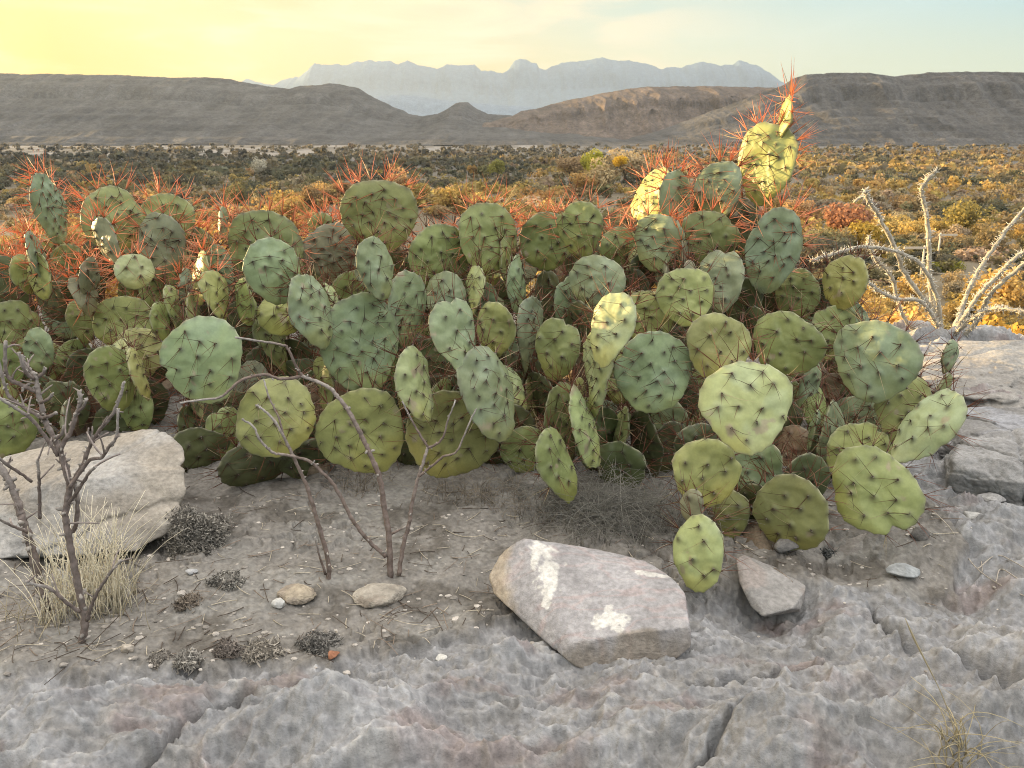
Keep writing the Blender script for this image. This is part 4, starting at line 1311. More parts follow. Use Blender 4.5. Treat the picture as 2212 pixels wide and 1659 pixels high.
PLANTS = {
 'A': ((250, 1010, 2.9), 'dense prickly pear with long red spines behind the pale boulder, leftmost of the thicket', [
    (110, 452, 58, 150, -4, 2.9, 'b', 1), (244, 474, 122, 130, -14, 2.75, 'g'), (365, 478, 105, 112, 5, 2.88, 'g'), (346, 532, 92, 132, 10, 2.72, 's', -1, 0, .2), (480, 483, 20, 66, 4, 2.95, 'b', 1),
    (291, 587, 78, 75, 0, 2.55, 'l'), (106, 632, 56, 136, -5, 2.72, 'd', -1), (150, 575, 64, 95, 0, 2.95, 'g'), (192, 602, 40, 90, 8, 2.6, 's', 1, 0, .3), (400, 633, 34, 100, 5, 2.65, 'b', 1), (472, 603, 54, 146, 4, 2.8, 'b', -1),
    (35, 725, 112, 145, 0, 2.52, 'g'), (270, 700, 118, 118, 5, 2.62, 'y'), (182, 692, 66, 96, 0, 2.67, 'g', 1), (303, 765, 92, 115, 15, 2.5, 'y'), (241, 818, 98, 146, -4, 2.4, 'g'), (86, 757, 60, 92, 6, 2.45, 'b', -1),
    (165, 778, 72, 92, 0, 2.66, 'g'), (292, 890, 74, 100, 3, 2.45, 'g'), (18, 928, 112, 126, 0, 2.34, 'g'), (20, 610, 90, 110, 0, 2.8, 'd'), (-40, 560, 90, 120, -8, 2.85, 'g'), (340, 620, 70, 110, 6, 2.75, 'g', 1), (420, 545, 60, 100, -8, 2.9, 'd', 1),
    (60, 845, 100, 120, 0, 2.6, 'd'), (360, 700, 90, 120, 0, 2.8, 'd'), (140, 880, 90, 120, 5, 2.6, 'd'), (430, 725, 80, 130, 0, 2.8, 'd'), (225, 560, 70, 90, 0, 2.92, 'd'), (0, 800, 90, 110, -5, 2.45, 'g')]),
 'B': ((720, 1010, 2.45), 'prickly pear with three broad yellow green pads on the soil behind the bare stems', [
    (442, 781, 164, 178, -28, 2.1, 'lb', 0, 20), (598, 902, 168, 158, -38, 2.15, 'y'), (783, 935, 190, 178, -35, 2.15, 'y'), (973, 942, 195, 182, 30, 2.2, 'y'), (901, 834, 66, 166, -3, 2.1, 'l', 1, 14, .1),
    (778, 745, 156, 214, -4, 2.35, 'b', 0, 8), (676, 672, 74, 166, -10, 2.3, 'b', 1), (592, 588, 106, 142, -20, 2.3, 'b', 0), (572, 536, 150, 150, 0, 2.62, 'g'), (606, 680, 86, 96, -20, 2.5, 'y'), (596, 735, 52, 150, -8, 2.56, 'g', 1),
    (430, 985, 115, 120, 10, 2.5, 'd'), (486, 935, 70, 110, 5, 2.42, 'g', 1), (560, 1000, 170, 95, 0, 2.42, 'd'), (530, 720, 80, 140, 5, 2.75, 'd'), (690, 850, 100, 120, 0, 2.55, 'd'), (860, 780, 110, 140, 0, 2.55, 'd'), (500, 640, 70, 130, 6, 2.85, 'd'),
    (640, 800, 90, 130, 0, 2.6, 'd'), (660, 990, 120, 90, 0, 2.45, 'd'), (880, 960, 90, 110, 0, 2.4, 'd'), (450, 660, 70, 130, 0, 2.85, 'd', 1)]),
 'C': ((1020, 1010, 2.8), 'prickly pear crowned by a large round pad with upright red spines behind broad pads', [
    (821, 470, 154, 152, -8, 2.6, 'g', 0, 6), (722, 548, 120, 128, 0, 2.72, 's', 0), (814, 579, 72, 134, 0, 2.35, 'b', 1), (952, 560, 130, 138, 10, 2.55, 'g'), (876, 672, 78, 164, 4, 2.42, 'b', 1), (1056, 515, 124, 146, 0, 2.55, 'g'),
    (987, 731, 86, 168, -6, 2.15, 'lb', 1, 12), (1060, 850, 96, 212, -8, 2.15, 'b', 1, 14), (962, 645, 84, 110, 0, 2.5, 'b'), (1070, 715, 74, 126, 5, 2.35, 'g', -1), (1040, 650, 74, 90, 0, 2.52, 'b'), (1048, 597, 60, 60, 0, 2.75, 'y', -40),
    (640, 590, 70, 110, 10, 2.75, 'g'), (760, 640, 90, 110, 5, 2.65, 'g'), (910, 610, 80, 120, 0, 2.72, 'd'), (1000, 600, 80, 110, 0, 2.7, 'd'), (940, 800, 90, 140, 0, 2.5, 'd'), (1010, 880, 90, 130, 0, 2.45, 'd'), (700, 500, 60, 80, -20, 2.8, 'g'), (1120, 620, 34, 130, 0, 2.5, 'b', 1),
    (880, 850, 90, 140, 0, 2.55, 'd')]),
 'D': ((1270, 1050, 2.4), 'prickly pear of narrow upright pads over grey grass, in the middle of the thicket', [
    (1178, 523, 108, 122, 3, 2.6, 'g'), (1255, 497, 95, 114, 0, 2.5, 'g'), (1338, 543, 84, 98, 8, 2.6, 'g'), (1290, 608, 116, 108, 10, 2.45, 'b'), (1323, 712, 86, 156, 4, 2.12, 'l', -1, 18, .08), (1205, 755, 94, 130, 4, 2.3, 'g'),
    (1141, 722, 50, 156, 4, 2.4, 'b', 1), (1231, 655, 62, 112, 0, 2.5, 'b', 1), (1410, 806, 150, 178, 12, 2.2, 'lb', 0, 12, .05), (1345, 805, 88, 130, 8, 2.36, 'g'), (1287, 812, 48, 190, -8, 2.2, 'l', -1, 10), (1213, 922, 84, 192, -4, 2.3, 'g', 1),
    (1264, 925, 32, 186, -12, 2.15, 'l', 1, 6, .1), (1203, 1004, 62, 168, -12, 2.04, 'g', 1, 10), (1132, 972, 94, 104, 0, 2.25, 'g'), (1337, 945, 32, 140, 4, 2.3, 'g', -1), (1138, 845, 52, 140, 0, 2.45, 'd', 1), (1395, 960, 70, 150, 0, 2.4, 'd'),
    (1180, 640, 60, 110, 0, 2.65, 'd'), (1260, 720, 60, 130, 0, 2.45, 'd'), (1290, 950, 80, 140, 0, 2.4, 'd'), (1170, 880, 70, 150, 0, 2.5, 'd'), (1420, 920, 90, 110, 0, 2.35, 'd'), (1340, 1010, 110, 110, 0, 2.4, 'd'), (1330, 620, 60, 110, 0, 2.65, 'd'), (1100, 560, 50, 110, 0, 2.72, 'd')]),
 'E': ((1560, 980, 2.75), 'tallest prickly pear of the thicket, ending in an edge-on pad high above the rest', [
    (1408, 422, 72, 118, 8, 2.7, 'y', -55), (1461, 430, 64, 118, 0, 2.6, 'b', 1), (1552, 414, 90, 126, 0, 2.55, 'b', 0, 6), (1656, 354, 108, 170, 4, 2.6, 'y', -33, 6), (1693, 258, 24, 102, 3, 2.6, 'y', -1), (1602, 487, 76, 110, 0, 2.66, 'd', 0, 0, .25),
    (1669, 545, 108, 176, 12, 2.45, 'b', 1, 6), (1826, 610, 80, 116, 14, 2.4, 'y', -42), (1555, 614, 92, 150, 0, 2.42, 's', 0, 14), (1480, 642, 110, 126, 4, 2.35, 'y', 0, 18), (1402, 690, 104, 124, 0, 2.4, 'g'), (1395, 588, 66, 84, 0, 2.55, 'd'),
    (1419, 524, 100, 116, 0, 2.5, 'b', 0, 4), (1528, 514, 128, 108, 6, 2.52, 'g'), (1600, 660, 80, 120, 5, 2.5, 'd'), (1450, 570, 80, 110, 0, 2.62, 'd'), (1720, 640, 90, 110, 10, 2.5, 'g'), (1780, 640, 60, 100, 20, 2.5, 'd'), (1680, 660, 80, 110, 0, 2.55, 'd'), (1520, 470, 70, 100, 0, 2.72, 'd'),
    (1370, 640, 70, 110, 0, 2.55, 'd')]),
 'F': ((1650, 1130, 1.95), 'prickly pear of low round pads at the right end, one small pad touching the soil', [
    (1553, 749, 132, 146, 8, 2.2, 'y', 0, 20, .06), (1700, 745, 146, 134, 5, 2.25, 'g'), (1614, 880, 176, 188, -10, 1.88, 'l', 0, 22), (1748, 838, 44, 112, 4, 2.3, 'b', 1), (1797, 718, 84, 124, 8, 2.4, 'g'), (1889, 782, 160, 170, 14, 2.1, 'b', 0, 6),
    (1952, 892, 96, 162, 10, 2.12, 'y'), (1999, 920, 86, 188, 14, 2.03, 'lb', -1, 22), (2050, 770, 27, 76, 8, 2.2, 'b', 1), (1887, 1063, 178, 168, 40, 2.02, 'g', 0, 14), (1851, 985, 122, 148, 12, 2.1, 'y'), (1712, 1110, 160, 160, -5, 1.97, 'g', 0, 6),
    (1527, 1022, 146, 140, -3, 1.95, 'y', 0, 16), (1636, 1014, 106, 130, 5, 2.02, 'b'), (1502, 962, 92, 100, 0, 2.15, 'd'), (1511, 1197, 108, 158, -4, 1.84, 'l', 0, 16), (1494, 1096, 42, 82, 4, 1.9, 's', -1), (1582, 1112, 72, 104, 0, 2.05, 'g'),
    (1758, 948, 22, 134, 0, 2.25, 'b', 1), (1796, 955, 50, 172, 4, 2.3, 'b', 1), (1690, 930, 76, 130, 0, 2.25, 'd'), (1640, 720, 60, 110, 0, 2.4, 'd'), (1740, 1040, 90, 120, 0, 2.15, 'd'), (1560, 870, 90, 130, 0, 2.3, 'd'), (1470, 870, 80, 130, 0, 2.38, 'd'),
    (1640, 1100, 90, 110, 0, 2.1, 'd'), (1450, 760, 60, 110, 0, 2.42, 'd'), (1850, 870, 70, 100, 0, 2.35, 'd'), (2035, 850, 24, 90, 4, 2.2, 'g', 1)]),
}
# filler pads deep in the thicket, mostly tint d to paint gap shade
FILL = {k: [] for k in PLANTS}
gf = np.random.default_rng(505)
TOPL = np.array([(-60, 560), (300, 500), (500, 540), (700, 530), (900, 520), (1100, 560), (1300, 560), (1450, 500), (1600, 520), (1700, 600), (1800, 690), (1960, 800)], float)
BOTL = np.array([(-60, 960), (400, 960), (700, 960), (1100, 960), (1400, 1010), (1600, 1060), (1800, 1040), (1960, 960)], float)
for i in range(15):
    for j in range(9):
        x = -40 + 1950 * (i + 0.5 + gf.uniform(-.45, .45)) / 15
        t_ = (j + 0.5 + gf.uniform(-.4, .4)) / 9
        y0, y1 = np.interp(x, TOPL[:, 0], TOPL[:, 1]), np.interp(x, BOTL[:, 0], BOTL[:, 1])
        y = y0 + (y1 - y0) * t_
        k = 'A' if x < 420 else 'B' if x < 700 else 'C' if x < 1060 else 'D' if x < 1400 else 'E' if (x < 1800 and y < 780) else 'F'
        hh = gf.uniform(95, 150)
        dd = 2.95 - 0.40 * t_ + gf.uniform(-.08, .12) - (0.15 if x > 1400 else 0)
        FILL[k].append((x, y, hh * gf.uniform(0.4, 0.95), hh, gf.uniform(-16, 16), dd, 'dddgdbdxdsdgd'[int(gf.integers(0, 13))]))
for i in range(46):
    x = gf.uniform(20, 1880)
    t_ = gf.uniform(0.02, 0.9)
    y0, y1 = np.interp(x, TOPL[:, 0], TOPL[:, 1]), np.interp(x, BOTL[:, 0], BOTL[:, 1])
    y = y0 + (y1 - y0) * t_
    k = 'A' if x < 420 else 'B' if x < 700 else 'C' if x < 1060 else 'D' if x < 1400 else 'E' if (x < 1800 and y < 780) else 'F'
    hh = gf.uniform(85, 140)
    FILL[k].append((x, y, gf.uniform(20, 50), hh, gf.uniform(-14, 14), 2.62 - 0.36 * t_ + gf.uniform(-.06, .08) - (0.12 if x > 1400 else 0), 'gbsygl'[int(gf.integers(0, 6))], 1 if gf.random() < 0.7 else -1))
for key, (bp, label, pads) in PLANTS.items():
    base = P(*bp)
    base[2] = gz1(base[0], base[1])
    root = tag(empty('prickly_pear', base), label, 'prickly pear', 'prickly pears of the thicket')
    gg = np.random.default_rng(ord(key))
    for i in range(2):
        a = gg.uniform(0, 6.28)
        m = MB()
        m.tube([base + [0.10 * math.cos(a), 0.08 * math.sin(a), -0.03], base + [0.10 * math.cos(a), 0.14 + 0.08 * math.sin(a), 0.03], base + [0.14 * math.cos(a), 0.20 + 0.11 * math.sin(a), 0.07]], [0.035, 0.03, 0.02], 9, (0.17, 0.13, 0.09), 0.2, i)
        m.build('stem', M_WOOD, root)
    pads = pads + FILL.get(key, [])
    for t in pads:
        px, py, w, h, roll, d, tint = t[:7]
        yaw = t[7] if len(t) > 7 else 0
        tilt = t[8] if len(t) > 8 else 0
        scar = t[9] if len(t) > 9 else 0
        hi = py < 560 or (px < 470 and py < 650)  # pads meant as sunlit; their spines get the brighter colour
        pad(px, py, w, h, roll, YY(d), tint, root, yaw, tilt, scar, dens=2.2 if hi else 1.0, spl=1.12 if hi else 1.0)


# ------------------------------------------------------------------ ocotillo
def branch_pts(l, Y, n, dY=0.0):
    q = smooth_poly([(a, b, 0) for a, b in l], n)
    t = np.linspace(0, 1, n)
    return np.array([P(a, b, Y + dY * tt) for (a, b, _), tt in zip(q, t)])


OCO = [([(2040, 742), (2016, 661), (2007, 588), (2006, 536), (1999, 451), (1990, 413), (2002, 389), (2024, 368)], -0.05), ([(2040, 742), (2018, 678), (1985, 634), (1950, 582), (1936, 541), (1906, 481), (1890, 454), (1874, 427), (1869, 412)], -0.25),
       ([(2045, 742), (2070, 689), (2081, 656), (2108, 596), (2149, 533), (2182, 487), (2235, 430)], 0.2), ([(2045, 742), (2084, 683), (2114, 637), (2155, 596), (2187, 563), (2240, 525)], -0.1), ([(2045, 744), (2086, 721), (2119, 678), (2135, 642), (2168, 607), (2240, 550)], -0.3),
       ([(2045, 745), (2073, 712), (2114, 680), (2155, 666), (2230, 674)], -0.45), ([(2038, 742), (2022, 640), (1991, 574), (1950, 549), (1909, 537), (1854, 534), (1800, 549), (1751, 563)], -0.4), 
       ([(2038, 744), (2018, 690), (1985, 650), (1936, 645), (1895, 626), (1862, 598)], -0.35), ([(2034, 744), (2000, 735), (1955, 690), (1936, 640), (1928, 601), (1895, 563), (1879, 533), (1878, 508)], -0.15)]
OY = 4.1
ob = P(2040, 745, OY)
oroot = tag(empty('ocotillo', ob), 'pale thorny ocotillo with long curving bare stems on the brow', 'ocotillo')
for i, (l, dY) in enumerate(OCO):
    n = 46
    pts = branch_pts(l, OY, n, dY)
    gg = np.random.default_rng(400 + i)
    pts = pts + 0.0015 * gg.normal(0, 1, pts.shape)
    m = MB()
    rad = np.linspace(0.0118, 0.0080, n) * (0.8 if i > 4 else 1.0)
    cc = np.array([0.36, 0.33, 0.27])[None] * gg.uniform(0.75, 1.2, (n, 1))
    m.tube(pts, rad, 8, cc, 0.22, i)
    k = gg.integers(0, n, 320)
    off = gg.normal(0, 1, (320, 3))
    off /= np.linalg.norm(off, axis=1)[:, None]
    m.spikes(pts[k] + off * rad[k][:, None] * 0.7 + gg.normal(0, 0.004, (320, 3)), off + [0, 0, 0.2], gg.uniform(0.012, 0.026, 320), 0.0020, np.array([0.52, 0.50, 0.44]))
    m.build('stem', M_WOOD, oroot)
m = MB()
pts = branch_pts([(1874, 427), (1862, 424), (1846, 436)], OY, 8, 0)
m.tube(pts, np.linspace(0.011, 0.006, 8), 7, (0.42, 0.38, 0.30), 0.2)
gg = np.random.default_rng(9)
m.spikes(np.repeat(pts, 4, 0), gg.normal(0, 1, (32, 3)), 0.02, 0.002, (0.45, 0.42, 0.35))
m.build('stem', M_WOOD, oroot)


# ------------------------------------------------------------------ bare shrubs
def shrub(name, label, cat, lines, Yb, col, knob, seed):
    """lines: (points, radius px at base, radius px at tip, lean towards the camera)"""
    gg = np.random.default_rng(seed)
    bp = Gs(*lines[0][0][0])
    root = tag(empty(name, bp), label, cat)
    for li, (l, r0, r1, y0, y1) in enumerate(lines):
        L = sum(math.hypot(a[0] - b[0], a[1] - b[1]) for a, b in zip(l[:-1], l[1:]))
        n = max(8, int(L / 6))
        q = smooth_poly([(a, b, 0) for a, b in l], n)
        q[:, :2] += gg.normal(0, 0.5, (n, 2))
        t = np.linspace(0, 1, n)
        pts = np.array([P(a, b, Yb + y0 + (y1 - y0) * tt) for (a, b, _), tt in zip(q, t)])
        scale = Yb / 0.96 / F * 0.84
        rad = (r0 + (r1 - r0) * t) * scale
        nodes = np.zeros(n)
        for c0 in np.arange(gg.uniform(0, 3), n, gg.uniform(3.2, 4.6)):
            nodes += np.exp(-((np.arange(n) - c0) / 0.6) ** 2)
        rad = rad * (1 + 0.24 * nodes * knob)
        m = MB()
        tipc = sstep(0.45, 1.0, t)[:, None] * (1 if r1 < 4 else 0.6)
        cc = np.array(col)[None] * (1 - tipc) + np.array([0.30, 0.275, 0.25])[None] * tipc
        cc = cc * gg.uniform(0.8, 1.2, (n, 1)) + 0.03 * np.minimum(nodes, 1)[:, None]
        m.tube(pts, rad, 9, cc, 0.13, seed + li)
        if knob > 0.8 and L > 70:
            for _ in range(int(L / 45)):
                k = int(gg.integers(int(n * 0.3), n))
                d = gg.normal(0, 1, 3) * [1, 0.6, 0.6] + [0, 0, 0.9]
                d /= np.linalg.norm(d)
                ln = gg.uniform(0.015, 0.05)
                bnd = gg.normal(0, 0.25, 3)
                tt = np.linspace(0, 1, 6)[:, None]
                m.tube(pts[k] + d * ln * tt + bnd * ln * tt ** 2, np.linspace(0.0019, 0.0012, 6), 6, np.array([0.25, 0.21, 0.19]) * gg.uniform(0.8, 1.2), 0.3, k)
        # short spur shoots and bud clusters
        ns = int(L / 16 * knob)
        for _ in range(ns):
            k = int(gg.integers(1, n))
            d = gg.normal(0, 1, 3)
            d[2] += 0.4
            d /= np.linalg.norm(d)
            ln = gg.uniform(0.6, 1.7) * max(rad[k], 0.0022)
            m.tube([pts[k], pts[k] + d * (rad[k] + ln * 0.6), pts[k] + d * (rad[k] + ln)], [rad[k] * 0.5, rad[k] * 0.55, rad[k] * 0.30], 6, np.array([0.30, 0.27, 0.24]) * gg.uniform(0.7, 1.2), 0.25, k)
        if r1 < 4:
            kk = int(4 * knob) + 1
            for _ in range(kk):
                d = gg.normal(0, 1, 3)
                d /= np.linalg.norm(d)
                m.tube([pts[-1], pts[-1] + d * rad[-1] * 1.6], [rad[-1] * 0.8, rad[-1] * 0.5], 6, np.array([0.34, 0.31, 0.28]))
        m.build('branch', M_WOOD, root)
    return root


Y1 = Gs(176, 1388)[1]
shrub('bare_shrub', 'knobbly bare shrub in front of the pale boulder', 'shrub', [
    ([(176, 1390), (184, 1341), (173, 1287), (159, 1216), (146, 1148), (142, 1100), (150, 1045), (131, 980), (120, 953), (101, 917), (93, 893), (82, 843), (76, 812), (58, 795), (45, 766)], 10, 5, 0, 0.10),
    ([(102, 1320), (85, 1260), (68, 1185), (51, 1131), (44, 1105), (27, 1053), (0, 1008), (-30, 975)], 13, 8, 0.10, 0.16),
    ([(150, 1050), (132, 975), (153, 931), (164, 898), (173, 871), (171, 845)], 6, 5, 0.03, 0.03), ([(168, 890), (180, 878), (187, 862)], 4, 3.5, 0.03, 0.02),
    ([(152, 1050), (180, 1002), (196, 961), (218, 925), (246, 890), (262, 849), (267, 826)], 6, 3.5, 0.02, 0.0), ([(150, 1055), (191, 996), (218, 989), (237, 963), (252, 940), (255, 884)], 5, 3, 0.0, -0.04),
    ([(95, 905), (82, 898), (41, 873), (16, 849), (0, 792), (-8, 770)], 5, 3.5, 0.06, 0.05), ([(80, 846), (49, 833), (16, 813), (11, 783), (12, 737)], 6, 4.5, 0.08, 0.08), ([(74, 819), (55, 803), (41, 762)], 5, 3.5, 0.08, 0.06), ([(78, 815), (92, 808), (98, 795)], 5, 4, 0.09, 0.08),
    ([(125, 985), (104, 953), (74, 912), (35, 882), (-5, 858)], 5, 3.5, 0.03, -0.02), ([(68, 1040), (40, 1020), (15, 1003), (-10, 985)], 4, 4, 0.10, 0.05), ([(86, 1120), (85, 1060), (84, 1030), (81, 996)], 4.5, 3.5, 0.06, 0.03),
    ([(172, 1322), (142, 1300), (105, 1270), (58, 1258)], 5.5, 3.5, 0, -0.05), ([(188, 1340), (204, 1292), (237, 1239), (262, 1210)], 5, 3, -0.01, -0.06), ([(140, 1100), (175, 1050), (192, 1022), (205, 1010)], 5, 3, 0.04, 0.0), ([(60, 1150), (25, 1135), (-8, 1118)], 4.5, 3, 0.10, 0.04),
    ([(146, 1150), (162, 1140), (168, 1085), (160, 1040)], 6, 5, 0.06, 0.05), ([(92, 905), (112, 896), (122, 892)], 4, 4, 0.05, 0.04), ([(88, 870), (104, 862), (112, 854)], 4, 4, 0.06, 0.05), ([(118, 950), (132, 940), (138, 920)], 4, 4, 0.05, 0.05),
], Y1, (0.15, 0.12, 0.105), 1.0, 801)
Y2 = Gs(842, 1245)[1]
shrub('bare_shrub', 'sparse bare shrub of long smooth arching stems before the broad cactus pads', 'shrub', [
    ([(843, 1250), (840, 1158), (831, 1104), (819, 1029), (796, 974), (780, 939), (757, 895), (730, 857), (704, 833), (650, 811)], 8, 4.5, 0, 0.08),
    ([(652, 812), (641, 794), (622, 753), (609, 745), (562, 737), (508, 729)], 4, 2.5, 0.08, 0.06), ([(652, 812), (609, 819), (570, 809), (521, 822), (490, 848), (469, 860), (436, 863), (390, 870)], 4.5, 2.5, 0.08, 0.0),
    ([(862, 1242), (870, 1182), (884, 1131), (888, 1098), (903, 1034), (917, 991), (924, 966)], 6, 4, 0, 0.05), ([(924, 966), (903, 931), (884, 898), (869, 866)], 3.5, 2, 0.05, 0.05), ([(922, 968), (941, 961), (958, 942), (969, 903), (983, 866)], 3.5, 2, 0.05, 0.03),
    ([(905, 1030), (936, 1004), (960, 985), (985, 977), (1004, 936), (1027, 885)], 3.5, 2, 0.02, -0.02), ([(834, 1202), (800, 1172), (764, 1127), (723, 1050), (696, 1021), (669, 996), (622, 983), (589, 977), (562, 950), (546, 920), (523, 906)], 5.5, 2.5, 0, -0.02),
    ([(712, 1284), (708, 1209), (690, 1140), (678, 1100), (663, 1051), (647, 1015), (630, 977), (611, 942), (595, 912), (568, 884), (553, 875)], 6.5, 2.5, -0.02, 0.02), ([(612, 944), (609, 926), (600, 898), (589, 876), (576, 843), (570, 820)], 3, 2, 0.01, 0.04),
    ([(842, 1155), (860, 1146), (882, 1135)], 3.5, 3, 0.02, 0.02), ([(703, 1240), (690, 1200), (680, 1160)], 3.5, 2, -0.02, -0.05),
], Y2, (0.165, 0.125, 0.105), 0.45, 841)


# ------------------------------------------------------------------ grass, roots, litter
def blades(m, base, n, spread, length, lean, col, gg, r=0.0008, curl=0.3, up=1.0):
    for _ in range(n):
        b = np.array(base) + np.append(gg.normal(0, 1, 2) * spread, 0)
        b[2] = gz1(b[0], b[1]) - 0.004
        L = gg.uniform(*length)
        d = np.array([gg.normal(lean, 0.25), gg.normal(0, 0.25), up])
        d /= np.linalg.norm(d)
        k = 7
        t = np.linspace(0, 1, k)
        side = gg.normal(0, 1, 3) * [1, 1, 0.3]
        pts = b + np.outer(t * L, d) + np.outer((t ** 2.2) * L * curl, side) - np.outer(t ** 3 * L * curl * 0.5, [0, 0, 1])
        m.tube(pts, np.linspace(r, r * 0.4, k), 4, np.array(col) * gg.uniform(0.7, 1.2))


gg = np.random.default_rng(31)
m = MB()
tuft = [(160, 1330), (185, 1300), (140, 1310), (205, 1330), (225, 1310), (115, 1345), (170, 1290), (235, 1290), (250, 1310), (268, 1295), (258, 1325), (215, 1280)]
for t in tuft:
    p = Gs(*t)
    blades(m, p, 22, 0.014, (0.08, 0.26), 0.10, (0.80, 0.73, 0.56), gg, 0.0012, 0.22, 1.7)
for t in [(60, 1340), (90, 1370), (250, 1330)]:
    blades(m, Gs(*t), 9, 0.03, (0.05, 0.13), 0.0, (0.48, 0.41, 0.28), gg, 0.0009, 0.4)
root = tag(m.build('dry_grass', M_GRASS), 'tall straw coloured dry grass tuft around the foot of the knobbly shrub', 'grass tuft')
m = MB()
p = Gs(2068, 1590)
blades(m, p, 46, 0.010, (0.03, 0.09), 0.0, (0.46, 0.39, 0.24), gg, 0.0010, 0.6)
blades(m, p + [0.02, 0, 0], 6, 0.010, (0.07, 0.12), 0.15, (0.46, 0.39, 0.24), gg, 0.0007, 0.5)
q = [P(a, b, p[1]) for a, b in [(2064, 1590), (2052, 1545), (2030, 1490), (2000, 1430), (1975, 1380), (1955, 1335)]]
m.tube(smooth_poly(q, 24), np.concatenate([np.linspace(0.0008, 0.0007, 12), np.linspace(0.0010, 0.0016, 8), np.linspace(0.0014, 0.0004, 4)]), 5, (0.44, 0.37, 0.24))
tag(m.build('dry_grass', M_GRASS), 'small straw grass tuft with one tall seed stalk growing from the rock on the right', 'grass tuft')
# a thin dead vine over the right-hand rock
m = MB()
for l in ([(2010, 1110), (2050, 1150), (2080, 1200), (2110, 1240), (2160, 1275), (2215, 1300)], [(2110, 1240), (2150, 1210), (2190, 1225), (2230, 1250)], [(2120, 1245), (2118, 1200), (2130, 1160)], [(2150, 1268), (2160, 1240), (2195, 1260), (2225, 1280)]):
    q = [Gs(*a) + [0, 0, 0.012] for a in l]
    m.tube(smooth_poly(q, 22), 0.0013, 5, (0.34, 0.30, 0.25))
tag(m.build('dead_twig', M_WOOD), 'thin forked dead twig trailing over the smooth rock on the right', 'twig')
# matted grey grass and hanging roots under the thicket
m = MB()
for t in [(1230, 1120), (1270, 1105), (1310, 1125), (1350, 1110), (1390, 1125), (1420, 1140), (1290, 1150), (1340, 1150), (1250, 1075), (1400, 1090), (1440, 1120), (1210, 1100)]:
    blades(m, Gs(*t), 75, 0.05, (0.05, 0.15), 0.0, (0.22, 0.21, 0.18), gg, 0.0009, 0.95, 0.7)
tag(m.build('dry_grass', M_GRASS), 'tangled mat of dead grey grass at the foot of the narrow upright pads', 'grass mat', None, 'stuff')
m = MB()
for t in [(1080, 1085), (1110, 1095), (1040, 1080), (1150, 1100), (1180, 1110), (1000, 1075), (960, 1060), (800, 1050), (780, 1060), (760, 1040)]:
    blades(m, Gs(*t), 26, 0.035, (0.04, 0.11), 0.0, (0.27, 0.225, 0.17), gg, 0.0007, 0.8, 0.9)
tag(m.build('roots', M_GRASS), 'fine brown roots and dead stalks hanging below the low pads', 'roots', None, 'stuff')


def moss(px, py, w, h, label, seed, col, n=700, curl=(0.006, 0.018)):
    gg = np.random.default_rng(seed)
    p = Gs(px, py + h * 0.4)
    s = np.linalg.norm(p - [0, 0, CAM_H]) / F
    W, H = w * s / 2.3, h * s / 2.8
    m = MB()
    d = gg.normal(0, 1, (n, 3))
    d /= np.linalg.norm(d, axis=1)[:, None]
    d[:, 2] = np.abs(d[:, 2])
    lump = 1 + 0.6 * fbm3(d[:, 0] * 2 + seed, d[:, 1] * 2, d[:, 2] * 2, seed, 3)[:, None]
    b = d * lump * np.array([W, W * 0.8, H * 1.35]) * gg.uniform(0.5, 1.0, (n, 1)) + p + [0, 0, -0.004]
    c = np.array(col)[None] * gg.uniform(0.4, 1.7, (n, 1))
    tang = np.cross(d, gg.normal(0, 1, (n, 3))) + d * 0.6
    m.spikes(b, tang, gg.uniform(curl[0], curl[1], n), gg.uniform(0.0012, 0.0024, n), c, gg.normal(0, 0.5, (n, 3)))
    core = iv * np.array([W * 0.75, W * 0.6, H * 1.2]) + p
    m.add(core, None, itf, np.array(col) * 0.6)
    tag(m.build('dried_moss', M_WOOD, None, False), label, 'dried moss')


moss(430, 1118, 150, 150, 'big dark dried spikemoss cushion against the corner of the pale boulder', 51, (0.20, 0.185, 0.16), 5200, (0.004, 0.014))
moss(490, 1240, 84, 56, 'grey brown dried spikemoss ball lying in the soil below the dark cushion', 52, (0.21, 0.195, 0.17), 1500, (0.004, 0.010))
moss(690, 1372, 100, 58, 'black curled dried spikemoss ball at the edge of the red tinged rock', 53, (0.16, 0.15, 0.135), 1500, (0.004, 0.011))
moss(490, 1385, 66, 56, 'dark brown spikemoss lump between the two paler curled ones', 54, (0.165, 0.14, 0.12), 900, (0.003, 0.008))
moss(568, 1395, 96, 36, 'long flat pale dried spikemoss strip behind the black ball', 55, (0.24, 0.215, 0.18), 700)
moss(405, 1412, 56, 46, 'small whitish curled spikemoss by the chalk white stone', 56, (0.27, 0.25, 0.22), 500)
moss(345, 1412, 60, 40, 'small dark curled spikemoss nearest the beige stone', 57, (0.21, 0.19, 0.165), 600, (0.004, 0.010))
moss(410, 1292, 70, 34, 'crumbly dark crust of spikemoss above the litter', 58, (0.17, 0.14, 0.11), 500)
moss(1790, 1190, 40, 40, 'tiny blackish spikemoss by the grey triangular stone', 59, (0.09, 0.09, 0.085), 300)
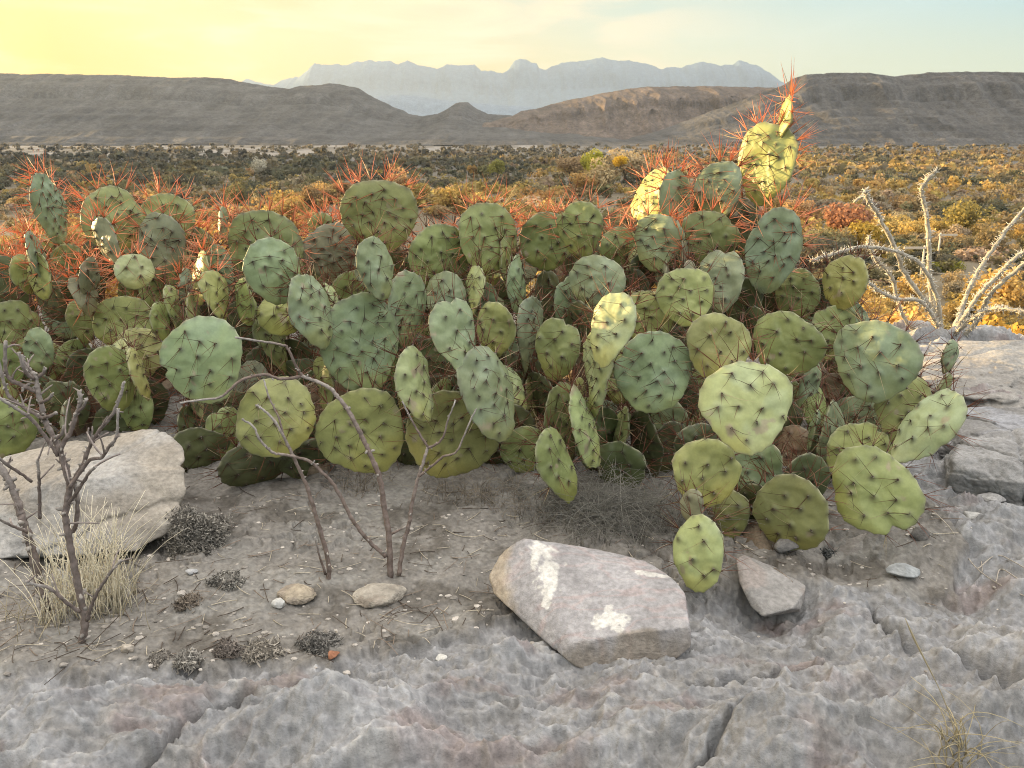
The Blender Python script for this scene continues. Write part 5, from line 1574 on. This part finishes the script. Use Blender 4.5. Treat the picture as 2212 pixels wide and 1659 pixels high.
for (px, py, w, h, label, s, col) in [(642, 1288, 92, 46, 'cracked round cake of dried tan soil between the shrubs', 71, (0.33, 0.28, 0.21)), (822, 1290, 130, 40, 'layered flaky crust of grey soil at the base of the arching stems', 72, (0.31, 0.28, 0.235))]:
    p = Gs(px, py)
    sc_ = np.linalg.norm(p - [0, 0, CAM_H]) / F
    gg2 = np.random.default_rng(s)
    d = gg2.normal(0, 1, (26, 3))
    d /= np.linalg.norm(d, axis=1)[:, None]
    rock('soil_cake', d * np.array([w * sc_ / 2, w * sc_ * 0.42, h * sc_ * 0.42]) + p + [0, 0, 0.004], label, 'soil cake', s, [col, (0.25, 0.21, 0.17)], 6, 0.05, 14)

# litter of twigs, straw and spines on the soil
m = MB()
gg = np.random.default_rng(88)
for _ in range(800):
    px, py = gg.uniform(-60, 1500) if gg.random() < 0.85 else gg.uniform(1500, 2100), gg.uniform(1060, 1445)
    p = G(px, py)
    if soil_mask(p[0], p[1]) < 0.7:
        continue
    L = np.exp(gg.normal(-3.35, 0.5))
    a = gg.uniform(0, 3.14)
    t = np.linspace(-0.5, 0.5, 5)
    x, y = p[0] + t * L * math.cos(a) + gg.normal(0, 0.1) * L * (t * t), p[1] + t * L * math.sin(a) + gg.normal(0, 0.4) * L * t * t
    z = ground_z(x, y).max() + 0.002 + t * gg.normal(0, 0.05) * L
    w = gg.random()
    col = np.array([0.40, 0.35, 0.27]) if w < 0.35 else (np.array([0.09, 0.07, 0.055]) if w < 0.75 else np.array([0.22, 0.17, 0.13]))
    m.tube(np.stack([x, y, z], -1), gg.uniform(0.0005, 0.0012), 4, col * gg.uniform(0.8, 1.2))
tag(m.build('litter', M_WOOD), 'dead twigs and straw strewn over the soil', 'litter', None, 'stuff')

# ------------------------------------------------------------------ air
HX, HY0, HY1, HZ0, HZ1 = 5600, -1600, 18500, -75, 1750
v = np.array([(x, y, z) for x in (-HX, HX) for y in (HY0, HY1) for z in (HZ0, HZ1)], float)
hz = mk('haze', v, np.array([[0, 1, 3, 2], [4, 6, 7, 5], [0, 4, 5, 1], [2, 3, 7, 6], [0, 2, 6, 4], [1, 5, 7, 3]]), None, None, None, False)
mh = bpy.data.materials.new('haze')
mh.use_nodes = True
t = mh.node_tree
t.nodes.remove(t.nodes['Principled BSDF'])
pv = N(t, 'ShaderNodeVolumePrincipled')
pv.inputs['Color'].default_value = (0.50, 0.61, 0.79, 1)
pv.inputs['Density'].default_value = 0.000033
pv.inputs['Anisotropy'].default_value = 0.25
t.links.new(pv.outputs[0], t.nodes['Material Output'].inputs['Volume'])
hz.data.materials.append(mh)
tag(hz, 'pale air between the knoll and the far mountains', 'haze', None, 'stuff')
